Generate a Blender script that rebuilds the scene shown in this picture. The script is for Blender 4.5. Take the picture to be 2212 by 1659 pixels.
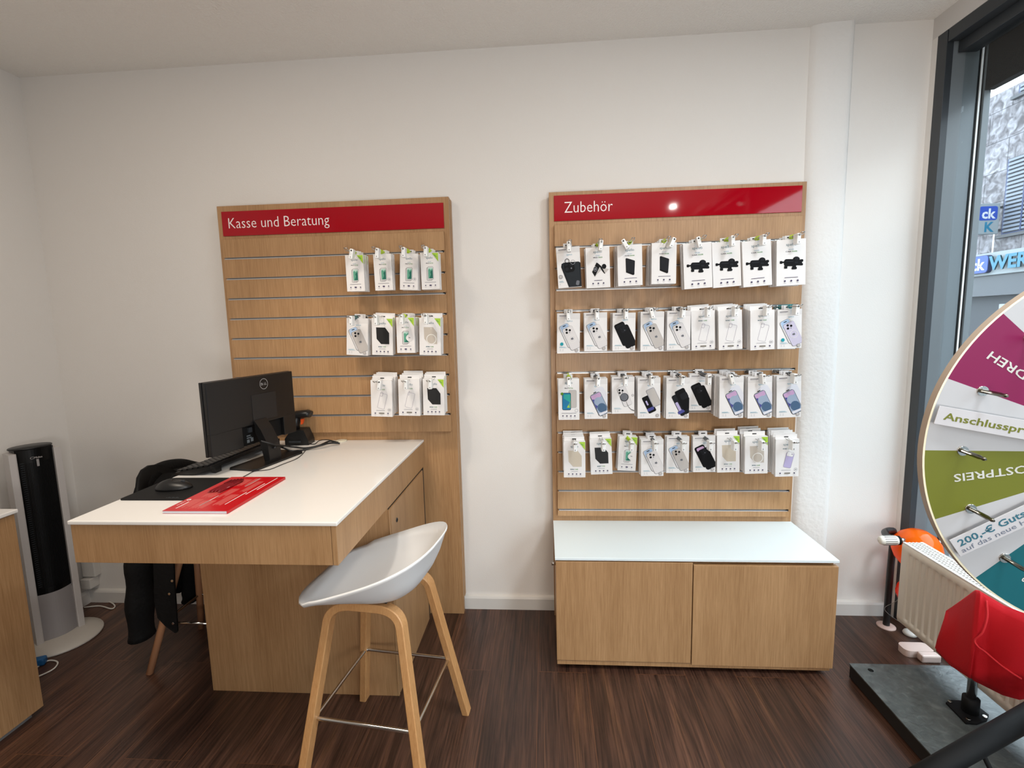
import bpy, bmesh, math, random
from mathutils import Vector, Matrix
random.seed(7)
SC = bpy.context.scene
COL = SC.collection
PI = math.pi
for o in list(bpy.data.objects):
    bpy.data.objects.remove(o)

# ------------------------------------------------------------------ camera
CAM_Y, CAM_Z = -2.1, 1.3035
FPX, YAW, PIT, ROL = 1044.67, .0701, .1214, -.0235
_f = Vector((-math.sin(YAW)*math.cos(PIT), math.cos(YAW)*math.cos(PIT), -math.sin(PIT)))
_r0 = Vector((math.cos(YAW), math.sin(YAW), 0)); _u0 = _r0.cross(_f)
_r = _r0*math.cos(ROL) + _u0*math.sin(ROL)
_u = -_r0*math.sin(ROL) + _u0*math.cos(ROL)
CAM = Vector((0, CAM_Y, CAM_Z))
cd = bpy.data.cameras.new('camera'); cam = bpy.data.objects.new('camera', cd); COL.objects.link(cam)
cd.sensor_width = 36; cd.lens = FPX/2212*36; cd.clip_start = .02; cd.clip_end = 200
M = Matrix((( _r.x, _u.x, -_f.x, CAM.x), (_r.y, _u.y, -_f.y, CAM.y), (_r.z, _u.z, -_f.z, CAM.z), (0, 0, 0, 1)))
cam.matrix_world = M
SC.camera = cam
def at(px, py, ax, val):
    """where the sight line measured in the photograph meets a real plane of the room"""
    d = _f + _r*((px-1106)/FPX) - _u*((py-829.5)/FPX)
    i = 'xyz'.index(ax); t = (val-CAM[i])/d[i]
    return CAM + d*t

# ------------------------------------------------------------------ light
SC.view_settings.view_transform = 'Standard'
SC.view_settings.look = 'None'
SC.view_settings.gamma = 1
SC.view_settings.use_curve_mapping = False
SC.view_settings.exposure = 0.0
w = bpy.data.worlds.new('overcast_sky'); SC.world = w; w.use_nodes = True
nt = w.node_tree; bg = nt.nodes['Background']
bg.inputs['Color'].default_value = (.80, .91, 1.0, 1); bg.inputs['Strength'].default_value = 6.5
def area(name, loc, size, power, col, rot=(0, 0, 0), sy=None):
    l = bpy.data.lights.new(name, 'AREA'); l.energy = power; l.color = col; l.size = size
    if sy: l.shape = 'RECTANGLE'; l.size_y = sy
    o = bpy.data.objects.new(name, l); COL.objects.link(o); o.location = loc; o.rotation_euler = rot
    return o
WARM = (1, .86, .70)
area('ceiling_lamp_or_fill', (-1.15, -1.25, 2.40), .25, 8, WARM)
area('ceiling_lamp_or_fill', (.35, -1.40, 2.40), .25, 7, WARM)
def add_fill_point(loc, power, col, r=.14):  # unseen point fill added behind the camera to lighten ceiling and walls
    l = bpy.data.lights.new('added_fill_point', 'POINT'); l.energy = power; l.color = col; l.shadow_soft_size = r
    o = bpy.data.objects.new('added_fill_point', l); COL.objects.link(o); o.location = loc
add_fill_point((-.9, -3.0, 1.60), 6.5, (1, .92, .84), .3)
add_fill_point((.6, -2.9, 1.60), 11, (.97, .97, 1), .3)
area('ceiling_lamp_or_fill', (1.25, -2.95, 2.40), .04, 5, (1, .97, .93))
area('ceiling_lamp_or_fill', (1.05, -1.55, 2.40), .30, 22, (.86, .94, 1))  # added cool fill making up for weak window daylight, not a shop lamp
up = area('added_ceiling_fill', (.35, -2.75, .95), .45, 21, (1, .95, .90))  # unseen upward fill, added only to brighten the ceiling
up.rotation_euler = (Vector((.35, -.9, 2.42))-up.location).to_track_quat('-Z', 'Y').to_euler()
def spot(name, loc, target, power, deg, col, blend=.6, r=.04):
    l = bpy.data.lights.new(name, 'SPOT'); l.energy = power; l.color = col; l.spot_size = math.radians(deg); l.spot_blend = blend; l.shadow_soft_size = r
    o = bpy.data.objects.new(name, l); COL.objects.link(o); o.location = loc
    o.rotation_euler = (Vector(target)-Vector(loc)).to_track_quat('-Z', 'Y').to_euler(); return o
spot('ceiling_spot', (-.85, -1.15, 2.40), (-.88, -.45, .82), 34, 62, (1, .90, .78))

# ------------------------------------------------------------------ materials
def lin(c):
    return tuple(((v/255)/12.92 if v/255 <= .04045 else ((v/255+.055)/1.055)**2.4) for v in c)
MATS = {}
def mat(name, rgb, rough=.5, metal=0., spec=.5, emit=0., alpha=1., trans=0., coat=0., sss=None):
    if name in MATS: return MATS[name]
    m = bpy.data.materials.new(name); m.use_nodes = True
    b = m.node_tree.nodes['Principled BSDF']; c = lin(rgb)
    b.inputs['Base Color'].default_value = (*c, 1); b.inputs['Roughness'].default_value = rough
    b.inputs['Metallic'].default_value = metal; b.inputs['Specular IOR Level'].default_value = spec
    b.inputs['Transmission Weight'].default_value = trans; b.inputs['Coat Weight'].default_value = coat
    if emit: b.inputs['Emission Color'].default_value = (*c, 1); b.inputs['Emission Strength'].default_value = emit
    MATS[name] = m; return m
def nodes(m):
    return m.node_tree, m.node_tree.nodes['Principled BSDF']
def N(nt, t, **k):
    n = nt.nodes.new(t)
    for a, v in k.items(): setattr(n, a, v)
    return n
def ramp(nt, stops):
    r = N(nt, 'ShaderNodeValToRGB'); e = r.color_ramp.elements
    while len(e) < len(stops): e.new(.5)
    for i, (p, c) in enumerate(stops): e[i].position = p; e[i].color = (*lin(c), 1)
    return r
def bump(m, scale, strength, dist=.01, detail=3, second=None):
    nt, b = nodes(m)
    tc = N(nt, 'ShaderNodeTexCoord'); n = N(nt, 'ShaderNodeTexNoise'); n.inputs['Scale'].default_value = scale
    n.inputs['Detail'].default_value = detail
    bp = N(nt, 'ShaderNodeBump'); bp.inputs['Strength'].default_value = strength; bp.inputs['Distance'].default_value = dist
    nt.links.new(tc.outputs['Object'], n.inputs['Vector']); nt.links.new(n.outputs['Fac'], bp.inputs['Height'])
    nt.links.new(bp.outputs['Normal'], b.inputs['Normal'])
def oak(name, lo, hi, knot=(112, 78, 46), axis=2, rough=.42):
    m = mat(name, hi, rough); nt, b = nodes(m); L = nt.links.new
    tc = N(nt, 'ShaderNodeTexCoord')
    s = [1, 1, 1]; s[axis] = .035
    mp = N(nt, 'ShaderNodeMapping'); mp.inputs['Scale'].default_value = s
    L(tc.outputs['Object'], mp.inputs['Vector'])
    fine = N(nt, 'ShaderNodeTexNoise'); fine.inputs['Scale'].default_value = 260; fine.inputs['Detail'].default_value = 5; fine.inputs['Roughness'].default_value = .65
    L(mp.outputs['Vector'], fine.inputs['Vector'])
    s2 = [1, 1, 1]; s2[axis] = .06
    mp2 = N(nt, 'ShaderNodeMapping'); mp2.inputs['Scale'].default_value = s2
    L(tc.outputs['Object'], mp2.inputs['Vector'])
    broad = N(nt, 'ShaderNodeTexNoise'); broad.inputs['Scale'].default_value = 11; broad.inputs['Detail'].default_value = 3; broad.inputs['Distortion'].default_value = .15
    L(mp2.outputs['Vector'], broad.inputs['Vector'])
    mx = N(nt, 'ShaderNodeMath', operation='MULTIPLY_ADD'); mx.inputs[1].default_value = .62
    L(fine.outputs['Fac'], mx.inputs[0])
    sc = N(nt, 'ShaderNodeMath', operation='MULTIPLY'); sc.inputs[1].default_value = .38
    L(broad.outputs['Fac'], sc.inputs[0]); L(sc.outputs[0], mx.inputs[2])
    r = ramp(nt, [(.30, lo), (.48, tuple((a+c)/2 for a, c in zip(lo, hi))), (.70, hi)])
    L(mx.outputs[0], r.inputs['Fac'])
    vo = N(nt, 'ShaderNodeTexVoronoi'); vo.inputs['Scale'].default_value = 2.2
    mp3 = N(nt, 'ShaderNodeMapping'); s3 = [1, 1, 1]; s3[axis] = .7; mp3.inputs['Scale'].default_value = s3
    L(tc.outputs['Object'], mp3.inputs['Vector']); L(mp3.outputs['Vector'], vo.inputs['Vector'])
    kr = ramp(nt, [(0, (255, 255, 255)), (.020, (0, 0, 0)), (1, (0, 0, 0))])
    L(vo.outputs['Distance'], kr.inputs['Fac'])
    mix = N(nt, 'ShaderNodeMixRGB'); mix.inputs['Color2'].default_value = (*lin(knot), 1)
    L(kr.outputs['Color'], mix.inputs['Fac']); L(r.outputs['Color'], mix.inputs['Color1'])
    L(mix.outputs['Color'], b.inputs['Base Color'])
    bp = N(nt, 'ShaderNodeBump'); bp.inputs['Strength'].default_value = .08; bp.inputs['Distance'].default_value = .002
    L(fine.outputs['Fac'], bp.inputs['Height']); L(bp.outputs['Normal'], b.inputs['Normal'])
    return m
OAK = oak('oak_veneer', (146, 108, 70), (188, 149, 107))
BEECH = oak('bent_oak_plywood', (176, 124, 74), (208, 160, 108), rough=.4)
BEECHD = oak('plywood_edge', (140, 92, 52), (184, 134, 84), rough=.5)

WALL = mat('white_plaster', (226, 222, 217), .75, spec=.25); bump(WALL, 220, .12, .004, 4)
WALLR = mat('rough_white_plaster', (226, 224, 221), .75, spec=.25); bump(WALLR, 60, .22, .010, 4)
CEIL = mat('woodchip_ceiling', (236, 232, 226), .8, spec=.2); bump(CEIL, 160, .5, .01, 4)
WHITE = mat('white_lacquer', (232, 230, 226), .22)
SKIRT = mat('white_skirting', (214, 211, 206), .45)
SKIRTD = mat('lintel_white', (205, 201, 197), .6)

def floor_material():
    m = mat('walnut_laminate', (62, 38, 28), .34); nt, b = nodes(m); L = nt.links.new
    tc = N(nt, 'ShaderNodeTexCoord')
    rot = N(nt, 'ShaderNodeMapping'); rot.inputs['Rotation'].default_value = (0, 0, PI/2); rot.inputs['Location'].default_value = (.31, .045, 0)
    L(tc.outputs['Object'], rot.inputs['Vector'])
    br = N(nt, 'ShaderNodeTexBrick'); br.offset = .37; br.offset_frequency = 2
    br.inputs['Color1'].default_value = (0, 0, 0, 1); br.inputs['Color2'].default_value = (1, 1, 1, 1); br.inputs['Mortar'].default_value = (.5, .5, .5, 1)
    br.inputs['Scale'].default_value = 1; br.inputs['Mortar Size'].default_value = .0011; br.inputs['Mortar Smooth'].default_value = 0
    br.inputs['Brick Width'].default_value = 1.15; br.inputs['Row Height'].default_value = .182; br.inputs['Bias'].default_value = 0
    L(rot.outputs['Vector'], br.inputs['Vector'])
    off = N(nt, 'ShaderNodeVectorMath', operation='MULTIPLY_ADD'); off.inputs[1].default_value = (7, 31, 13)
    L(br.outputs['Color'], off.inputs[0]); L(tc.outputs['Object'], off.inputs[2])
    mp = N(nt, 'ShaderNodeMapping'); mp.inputs['Scale'].default_value = (1, .075, 1); L(off.outputs[0], mp.inputs['Vector'])
    g = N(nt, 'ShaderNodeTexNoise'); g.inputs['Scale'].default_value = 15; g.inputs['Detail'].default_value = 6; g.inputs['Distortion'].default_value = 1.5; g.inputs['Roughness'].default_value = .62
    L(mp.outputs['Vector'], g.inputs['Vector'])
    r = ramp(nt, [(.27, (58, 38, 30)), (.44, (84, 57, 45)), (.58, (102, 70, 55)), (.70, (126, 87, 62)), (.82, (162, 113, 72))])
    L(g.outputs['Fac'], r.inputs['Fac'])
    mp2 = N(nt, 'ShaderNodeMapping'); mp2.inputs['Scale'].default_value = (1, .03, 1); L(off.outputs[0], mp2.inputs['Vector'])
    f = N(nt, 'ShaderNodeTexNoise'); f.inputs['Scale'].default_value = 190; f.inputs['Detail'].default_value = 4
    L(mp2.outputs['Vector'], f.inputs['Vector'])
    fr = ramp(nt, [(.35, (165, 165, 165)), (.65, (255, 255, 255))]); L(f.outputs['Fac'], fr.inputs['Fac'])
    mul = N(nt, 'ShaderNodeMixRGB', blend_type='MULTIPLY'); mul.inputs['Fac'].default_value = 1
    L(r.outputs['Color'], mul.inputs['Color1']); L(fr.outputs['Color'], mul.inputs['Color2'])
    # plank to plank tone
    pr = ramp(nt, [(0, (205, 205, 205)), (1, (255, 255, 255))]); L(br.outputs['Color'], pr.inputs['Fac'])
    mul2 = N(nt, 'ShaderNodeMixRGB', blend_type='MULTIPLY'); mul2.inputs['Fac'].default_value = 1
    L(mul.outputs['Color'], mul2.inputs['Color1']); L(pr.outputs['Color'], mul2.inputs['Color2'])
    seam = N(nt, 'ShaderNodeMixRGB'); seam.inputs['Color2'].default_value = (*lin((120, 76, 48)), 1)
    sf = N(nt, 'ShaderNodeMath', operation='MULTIPLY'); sf.inputs[1].default_value = .4
    L(br.outputs['Fac'], sf.inputs[0]); L(sf.outputs[0], seam.inputs['Fac']); L(mul2.outputs['Color'], seam.inputs['Color1'])
    L(seam.outputs['Color'], b.inputs['Base Color'])
    bp = N(nt, 'ShaderNodeBump'); bp.inputs['Strength'].default_value = .15; bp.inputs['Distance'].default_value = .002
    L(f.outputs['Fac'], bp.inputs['Height']); L(bp.outputs['Normal'], b.inputs['Normal'])
    return m
FLOOR = floor_material()
ALU = mat('aluminium', (200, 200, 200), .25, 1.); RAILA = mat('rail_aluminium', (214, 214, 214), .38, .85); RAILIN = mat('rail_groove', (150, 148, 146), .45, .7)
DARK = mat('dark_gap', (24, 20, 18), .8)
RED = mat('red_acrylic', (160, 6, 24), .05, spec=.42)
LETTER = mat('white_lettering', (245, 240, 238), .4)
CHROME = mat('chrome', (215, 213, 208), .12, 1.)
WIRE = mat('steel_wire', (190, 188, 184), .22, 1.)
BLACK = mat('black_plastic', (16, 16, 17), .38)
BLACKM = mat('matt_black', (11, 11, 12), .65, spec=.25)
SHELL = mat('white_shell_plastic', (226, 227, 227), .38); bump(SHELL, 300, .03, .001)
STEELG = mat('grey_powder_coat', (106, 113, 117), .4)
STEELD = mat('anthracite_frame', (46, 50, 54), .42)
PACKW = mat('white_carton', (226, 223, 221), .5, spec=.3)
PACKG = mat('grey_carton_edge', (206, 203, 202), .5)

# ------------------------------------------------------------------ mesh helper
class MB:
    def __init__(s): s.bm = bmesh.new(); s.mats = []; s.layer = 0
    def mi(s, m):
        if m not in s.mats: s.mats.append(m)
        return s.mats.index(m)
    def face(s, pts, m, smooth=False):
        try: f = s.bm.faces.new([s.bm.verts.new(p) for p in pts])
        except ValueError: return
        f.material_index = s.mi(m); f.smooth = smooth; return f
    def grid(s, rows, m, smooth=True, close=False, closev=False):
        V = [[s.bm.verts.new(p) for p in r] for r in rows]; k = s.mi(m)
        nr = len(V); nc = len(V[0])
        for i in range(nr if closev else nr-1):
            for j in range(nc if close else nc-1):
                a, b, c, d = V[i][j], V[i][(j+1) % nc], V[(i+1) % nr][(j+1) % nc], V[(i+1) % nr][j]
                q = []
                for v in (a, b, c, d):
                    if v not in q: q.append(v)
                try: f = s.bm.faces.new(q)
                except ValueError: continue
                f.material_index = k; f.smooth = smooth
        return V
    def cap(s, vs, m, smooth=False):
        try: f = s.bm.faces.new(vs)
        except ValueError: return
        f.material_index = s.mi(m); f.smooth = smooth
    def box(s, x0, x1, y0, y1, z0, z1, m, bev=0., T=None):
        b = bmesh.new()
        bmesh.ops.create_cube(b, size=1)
        for v in b.verts: v.co = Vector(((x0+x1)/2+v.co.x*(x1-x0), (y0+y1)/2+v.co.y*(y1-y0), (z0+z1)/2+v.co.z*(z1-z0)))
        if bev: bmesh.ops.bevel(b, geom=list(b.edges), offset=bev, segments=2, affect='EDGES', profile=.5)
        s.merge(b, m, T)
    def merge(s, b, m, T=None, smooth=False):
        k = s.mi(m); mp = {}
        for v in b.verts: mp[v] = s.bm.verts.new(T @ v.co if T else v.co)
        for f in b.faces:
            try: g = s.bm.faces.new([mp[v] for v in f.verts])
            except ValueError: continue
            g.material_index = k; g.smooth = smooth
        b.free()
    def tube(s, pts, r, m, seg=8, caps=True, closed=False, flat=None):
        P = [Vector(p) for p in pts]; n = len(P); R = r if isinstance(r, (list, tuple)) else [r]*n
        rows = []; ref = None
        for i in range(n):
            if closed: t = P[(i+1) % n]-P[i-1]
            else: t = P[min(i+1, n-1)]-P[max(i-1, 0)]
            t.normalize()
            if ref is None: ref = Vector((0, 0, 1)) if abs(t.z) < .9 else Vector((1, 0, 0))
            a = ref - t*ref.dot(t)
            if a.length < 1e-6: a = t.orthogonal()
            a.normalize(); b = t.cross(a); ref = a
            fa, fb = flat if flat else (1, 1)
            rows.append([P[i]+a*R[i]*fa*math.cos(q*2*PI/seg)+b*R[i]*fb*math.sin(q*2*PI/seg) for q in range(seg)])
        V = s.grid(rows, m, True, close=True, closev=closed)
        if caps and not closed: s.cap(V[0][::-1], m); s.cap(V[-1], m)
    def cyl(s, a, b, r, m, seg=20, r2=None):
        s.tube([a, b], [r, r if r2 is None else r2], m, seg)
    def lathe(s, prof, m, seg=24, T=None, smooth=True):
        rows = []
        for (r, z) in prof:
            row = [Vector((r*math.cos(q*2*PI/seg), r*math.sin(q*2*PI/seg), z)) for q in range(seg)]
            rows.append([T @ p for p in row] if T else row)
        V = s.grid(rows, m, smooth, close=True)
        if prof[0][0] > 1e-6: s.cap(V[0][::-1], m)
        if prof[-1][0] > 1e-6: s.cap(V[-1], m)
    def prism(s, poly, d0, d1, m, axes='xz', T=None):
        """closed polygon in two axes, pushed along the third"""
        def P(a, b, c):
            v = {'xz': (a, c, b), 'xy': (a, b, c), 'yz': (c, a, b)}[axes]; v = Vector(v)
            return T @ v if T else v
        A = [s.bm.verts.new(P(a, b, d0)) for a, b in poly]; B = [s.bm.verts.new(P(a, b, d1)) for a, b in poly]
        n = len(poly)
        s.cap(A, m); s.cap(B[::-1], m)
        for i in range(n): s.cap([A[i], B[i], B[(i+1) % n], A[(i+1) % n]], m)
    def text(s, string, o, xd, ud, h, m, width=None, align='L', bold=0., lift=None):
        V, F, wd, ht = text_mesh(string, bold)
        sx = (width/wd) if width else h/ht; sz = h/ht
        xd = Vector(xd); ud = Vector(ud); o = Vector(o)
        off = {'L': 0, 'C': -wd*sx/2, 'R': -wd*sx}[align]
        vs = [s.bm.verts.new(o+xd*(x*sx+off)+ud*(y*sz)) for x, y in V]; k = s.mi(m)
        for f in F:
            try: g = s.bm.faces.new([vs[i] for i in f])
            except ValueError: continue
            g.material_index = k
    def build(s, name, parent=None, loc=(0, 0, 0), rot=(0, 0, 0), recalc=True):
        if recalc: bmesh.ops.recalc_face_normals(s.bm, faces=[f for f in s.bm.faces])
        me = bpy.data.meshes.new(name); s.bm.to_mesh(me); s.bm.free()
        for m in s.mats: me.materials.append(m)
        o = bpy.data.objects.new(name, me); COL.objects.link(o); o.location = loc; o.rotation_euler = rot
        if parent: o.parent = parent
        return o
_TX = {}
def text_mesh(string, bold=0.):
    k = (string, bold)
    if k in _TX: return _TX[k]
    c = bpy.data.curves.new('t', 'FONT'); c.body = string; c.size = 1; c.resolution_u = 2; c.offset = bold
    o = bpy.data.objects.new('t', c); COL.objects.link(o)
    me = bpy.data.meshes.new_from_object(o)
    V = [(v.co.x, v.co.y) for v in me.vertices]; F = [list(p.vertices) for p in me.polygons]
    x0 = min(v[0] for v in V); x1 = max(v[0] for v in V)
    V = [(x-x0, y) for x, y in V]
    bpy.data.objects.remove(o); bpy.data.curves.remove(c); bpy.data.meshes.remove(me)
    _TX[k] = (V, F, x1-x0, .73); return _TX[k]

def tag(o, label, cat, group=None):
    o['label'] = label; o['category'] = cat
    if group: o['group'] = group
    return o
def thing(name, label, cat, loc=(0, 0, 0), rz=0, group=None):
    o = bpy.data.objects.new(name, None); COL.objects.link(o); o.location = loc; o.rotation_euler = (0, 0, rz)
    o.empty_display_size = .05
    return tag(o, label, cat, group)
def struct(name, mb, **k):
    o = mb.build(name, **k); o['kind'] = 'structure'; return o
def simple(name, x0, x1, y0, y1, z0, z1, m, bev=0., parent=None, loc=(0, 0, 0)):
    b = MB(); b.box(x0, x1, y0, y1, z0, z1, m, bev); return b.build(name, parent, loc)

# ================================================================== the setting
WX, HC, LX = 1.495, 2.42, -2.262
ROOMY = -6.0
b = MB(); b.box(LX-.1, 1.66, ROOMY-.1, .1, -.06, 0, FLOOR); struct('floor', b)
b = MB(); b.box(LX-.1, 1.60, ROOMY-.1, .1, HC, HC+.08, CEIL); struct('ceiling', b)
b = MB(); b.box(LX-.1, WX, 0, .1, 0, HC, WALL); struct('wall_back', b)
b = MB(); b.box(LX-.1, LX, ROOMY, 0, 0, HC, WALL); struct('wall_left', b)
b = MB(); b.box(LX, 1.6, ROOMY-.1, ROOMY, 0, HC, WALL); struct('wall_front', b)
b = MB(); b.box(WX, 1.6, ROOMY, -4.2, 0, HC, WALL); struct('wall_right', b)
# plastered pipe chase beside the accessory display
b = MB()
rows = []
prof = [(1.052, 0), (1.060, -.012), (1.075, -.020), (1.10, -.026), (1.135, -.030), (1.175, -.031), (1.19, -.029), (1.197, -.022), (1.20, 0)]
for i in range(25):
    z = HC*i/24
    rows.append([Vector((x+.010*math.sin(z*2.1)*(1 if j < 4 else .3)+random.uniform(-.0003, .0003), y*(1+.06*math.sin(z*3+j))+random.uniform(-.0003, .0003), z)) for j, (x, y) in enumerate(prof)])
b.grid(rows, WALLR); struct('trim_1', b)
# skirting
def skirting(name, x0, x1):
    b = MB(); b.prism([(0, 0), (-.018, 0), (-.018, .052), (-.014, .060), (-.004, .064), (0, .064)], x0, x1, SKIRT, 'yz'); return struct(name, b)
skirting('baseboard_back', LX, 1.46)
b = MB(); b.prism([(LX, 0), (LX+.018, 0), (LX+.018, .052), (LX+.006, .064), (LX, .064)], -.018, -3.5, SKIRT, 'xz'); struct('baseboard_left', b)
# lintel over the shop window
b = MB(); b.box(WX, 1.6, -4.2, 0, 2.345, HC, SKIRTD); struct('trim_2', b)
# window jamb, its deep grey reveal, guide rail and outer frame
b = MB()
b.box(1.4952, 1.52, -.026, 0, 0, 2.345, WALL)
b.box(1.4955, 1.52, -.072, -.026, 0, 2.345, STEELD, .001)
b.box(1.52, 1.641, -.07, .1, 0, 2.6, STEELG)
b.box(1.614, 1.619, -.073, -.07, 0, 2.6, BLACKM)
b.box(1.625, 1.629, -.078, -.07, 0, 2.6, BLACKM)
b.box(1.629, 1.652, -.086, -.07, 0, 2.6, STEELG, .001)
jamb = struct('window_1', b)
RAILW = mat('white_guide_rail', (250, 250, 250), .5)
simple('guide_rail', 1.619, 1.625, -.076, -.07, 0, 2.6, RAILW, parent=jamb)
b = MB()
b.box(1.4955, 1.60, -4.2, -.0755, 2.30, 2.345, STEELD, .002); b.box(1.535, 1.60, -4.2, -.0755, 2.26, 2.30, STEELD, .002)
b.box(1.535, 1.60, -4.2, -.075, 0, .07, STEELD, .002)
b.box(1.535, 1.60, -1.95, -1.89, .07, 2.285, STEELD, .002)
b.box(1.535, 1.60, -4.2, -4.14, .07, 2.285, STEELD, .002)
b.build('window_frame', jamb)
GLASS = bpy.data.materials.new('window_glass'); GLASS.use_nodes = True
gt = GLASS.node_tree; gt.nodes.clear()
go = N(gt, 'ShaderNodeOutputMaterial'); gm = N(gt, 'ShaderNodeMixShader'); g1 = N(gt, 'ShaderNodeBsdfTransparent'); g2 = N(gt, 'ShaderNodeBsdfGlossy')
g1.inputs['Color'].default_value = (.95, .97, .97, 1); g2.inputs['Roughness'].default_value = 0; g2.inputs['Color'].default_value = (.6, .6, .6, 1)
fz = N(gt, 'ShaderNodeLayerWeight'); fz.inputs['Blend'].default_value = .5
fp = N(gt, 'ShaderNodeMath', operation='POWER'); fp.inputs[1].default_value = 5; fm = N(gt, 'ShaderNodeMath', operation='MULTIPLY_ADD'); fm.inputs[1].default_value = .8; fm.inputs[2].default_value = .03
gt.links.new(fz.outputs['Facing'], fp.inputs[0]); gt.links.new(fp.outputs[0], fm.inputs[0]); gt.links.new(fm.outputs[0], gm.inputs[0]); gt.links.new(g1.outputs[0], gm.inputs[1]); gt.links.new(g2.outputs[0], gm.inputs[2]); gt.links.new(gm.outputs[0], go.inputs['Surface'])
simple('window_pane', 1.562, 1.570, -1.89, -.075, .07, 2.262, GLASS, parent=jamb)
simple('window_pane', 1.562, 1.570, -4.14, -1.95, .07, 2.262, GLASS, parent=jamb)
b = MB(); b.box(1.629, 1.662, -4.4, -.0865, 2.120, 2.62, BLACKM, .002); struct('trim_3', b)   # shutter box outside

# ================================================================== across the street
def stone_material():
    m = mat('travertine', (178, 176, 178), .8, spec=.2); nt, bs = nodes(m); L = nt.links.new
    tc = N(nt, 'ShaderNodeTexCoord'); mp = N(nt, 'ShaderNodeMapping'); mp.inputs['Rotation'].default_value = (PI/2, 0, PI/2)
    sep = N(nt, 'ShaderNodeSeparateXYZ'); cb = N(nt, 'ShaderNodeCombineXYZ')
    L(tc.outputs['Object'], sep.inputs[0]); L(sep.outputs['Y'], cb.inputs['X']); L(sep.outputs['Z'], cb.inputs['Y'])
    br = N(nt, 'ShaderNodeTexBrick'); br.offset = .5
    br.inputs['Color1'].default_value = (.82, .82, .82, 1); br.inputs['Color2'].default_value = (1, 1, 1, 1); br.inputs['Mortar'].default_value = (.35, .35, .36, 1)
    br.inputs['Scale'].default_value = 1; br.inputs['Brick Width'].default_value = .95; br.inputs['Row Height'].default_value = .62; br.inputs['Mortar Size'].default_value = .008
    L(cb.outputs[0], br.inputs['Vector'])
    n = N(nt, 'ShaderNodeTexNoise'); n.inputs['Scale'].default_value = 6; n.inputs['Detail'].default_value = 8; n.inputs['Distortion'].default_value = 1.2
    L(tc.outputs['Object'], n.inputs['Vector'])
    r = ramp(nt, [(.32, (78, 76, 79)), (.5, (112, 110, 114)), (.68, (140, 140, 146))]); L(n.outputs['Fac'], r.inputs['Fac'])
    mul = N(nt, 'ShaderNodeMixRGB', blend_type='MULTIPLY'); mul.inputs['Fac'].default_value = 1
    L(r.outputs['Color'], mul.inputs['Color1']); L(br.outputs['Color'], mul.inputs['Color2']); L(mul.outputs['Color'], bs.inputs['Base Color'])
    return m
STONE = stone_material()
FX = 9.5
bld = thing('stone_building', 'grey stone-clad building with a blue shop sign across the street', 'building', (FX, 8, -.1))
Wd = lambda y: y-8
def wy(px, py): return at(px, py, 'x', FX)
b = MB()
b.box(0, 4, -22, 8, 2.0, 5.95, STONE)
b.box(.12, 4, -22, 8, 0, 2.0, mat('grey_shop_base', (50, 54, 60), .6))
b.box(-.12, .3, -22, 8, 1.78, 2.2, mat('grey_canopy', (62, 66, 72), .5))
b.box(-.16, .05, -22, 8, 2.2, 2.24, STEELD)
b.build('facade', bld)
BLIND = mat('grey_blind', (98, 106, 118), .5); BLU = mat('blue_window_frame', (32, 46, 80), .5)
def ext_window(y0, y1, z0, z1):
    b = MB(); b.box(-.015, .02, y0-.04, y1+.05, z0-.04, z1, BLU); b.box(-.10, .02, y0-.12, y1+.12, z0-.10, z0-.04, mat('stone_sill', (66, 68, 72), .7))
    f = b.build('window', bld)
    b = MB(); n = int((z1-z0)/.075)
    b.box(-.018, -.005, y0, y1, z0, z1, mat('blind_shadow', (26, 30, 38), .6))
    for i in range(n):
        z = z0+(i+.5)*(z1-z0)/n
        b.box(-.04, -.018, y0, y1, z-.022, z+.022, BLIND)
    b.box(-.045, -.04, y1-.40, y1-.37, z0, z1, BLU)
    b.build('blind', f)
for k in range(4):
    ext_window(Wd(6.9-k*4.2), Wd(8.87-k*4.2), 3.05, 4.52)
    ext_window(Wd(6.9-k*4.2-.1), Wd(8.78-k*4.2), 5.75, 5.90)
b = MB(); b.box(-.02, .13, Wd(8.0), Wd(8.80), .2, 1.60, mat('white_shop_door_frame', (140, 146, 152), .5)); b.box(-.03, .0, Wd(8.06), Wd(8.74), .2, 1.42, STEELD)
b.build('shop_door', bld)
# fascia sign
SXF = FX-.27
FZ0, FZ1 = at(2120, 596, 'x', FX-.18).z, at(2120, 549, 'x', FX-.18).z
sg = thing('fascia_sign', 'long pale fascia with blue and turquoise letters across the street', 'sign', (FX-.13, 8, FZ0))
FH = FZ1-FZ0
TURQ = mat('turquoise_letter', (4, 92, 120), .35); TURQD = mat('turquoise_edge', (6, 56, 68), .5); BLUE = mat('blue_logo', (8, 54, 140), .35); BLUED = mat('dark_blue_edge', (6, 26, 64), .5); SIGNW = mat('sign_white', (168, 172, 176), .5)
def rrect(cx, cz, w_, h_, r, n=5):
    p = []
    for (sx, sz, a0) in ((1, 1, 0), (-1, 1, PI/2), (-1, -1, PI), (1, -1, 3*PI/2)):
        for i in range(n+1):
            a = a0+i*PI/2/n; p.append((cx+sx*(w_/2-r)+r*math.cos(a), cz+sz*(h_/2-r)+r*math.sin(a)))
    return p
b = MB(); b.box(-.05, 0, Wd(4.0), Wd(11), 0, FH, mat('pale_fascia', (116, 124, 128), .5)); b.build('fascia_board', sg)
yk = lambda px: at(px, 570, 'x', SXF).y-8
ya, yb = yk(2133), yk(2090); mid = (ya+yb)/2; wk = yb-ya
b = MB()
b.prism(rrect(mid, FH*.50, wk+.02, FH*.80, .07), -.13, -.05, BLUED, 'yz'); b.prism(rrect(mid, FH*.50, wk, FH*.76, .07), -.136, -.13, BLUE, 'yz')
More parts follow.
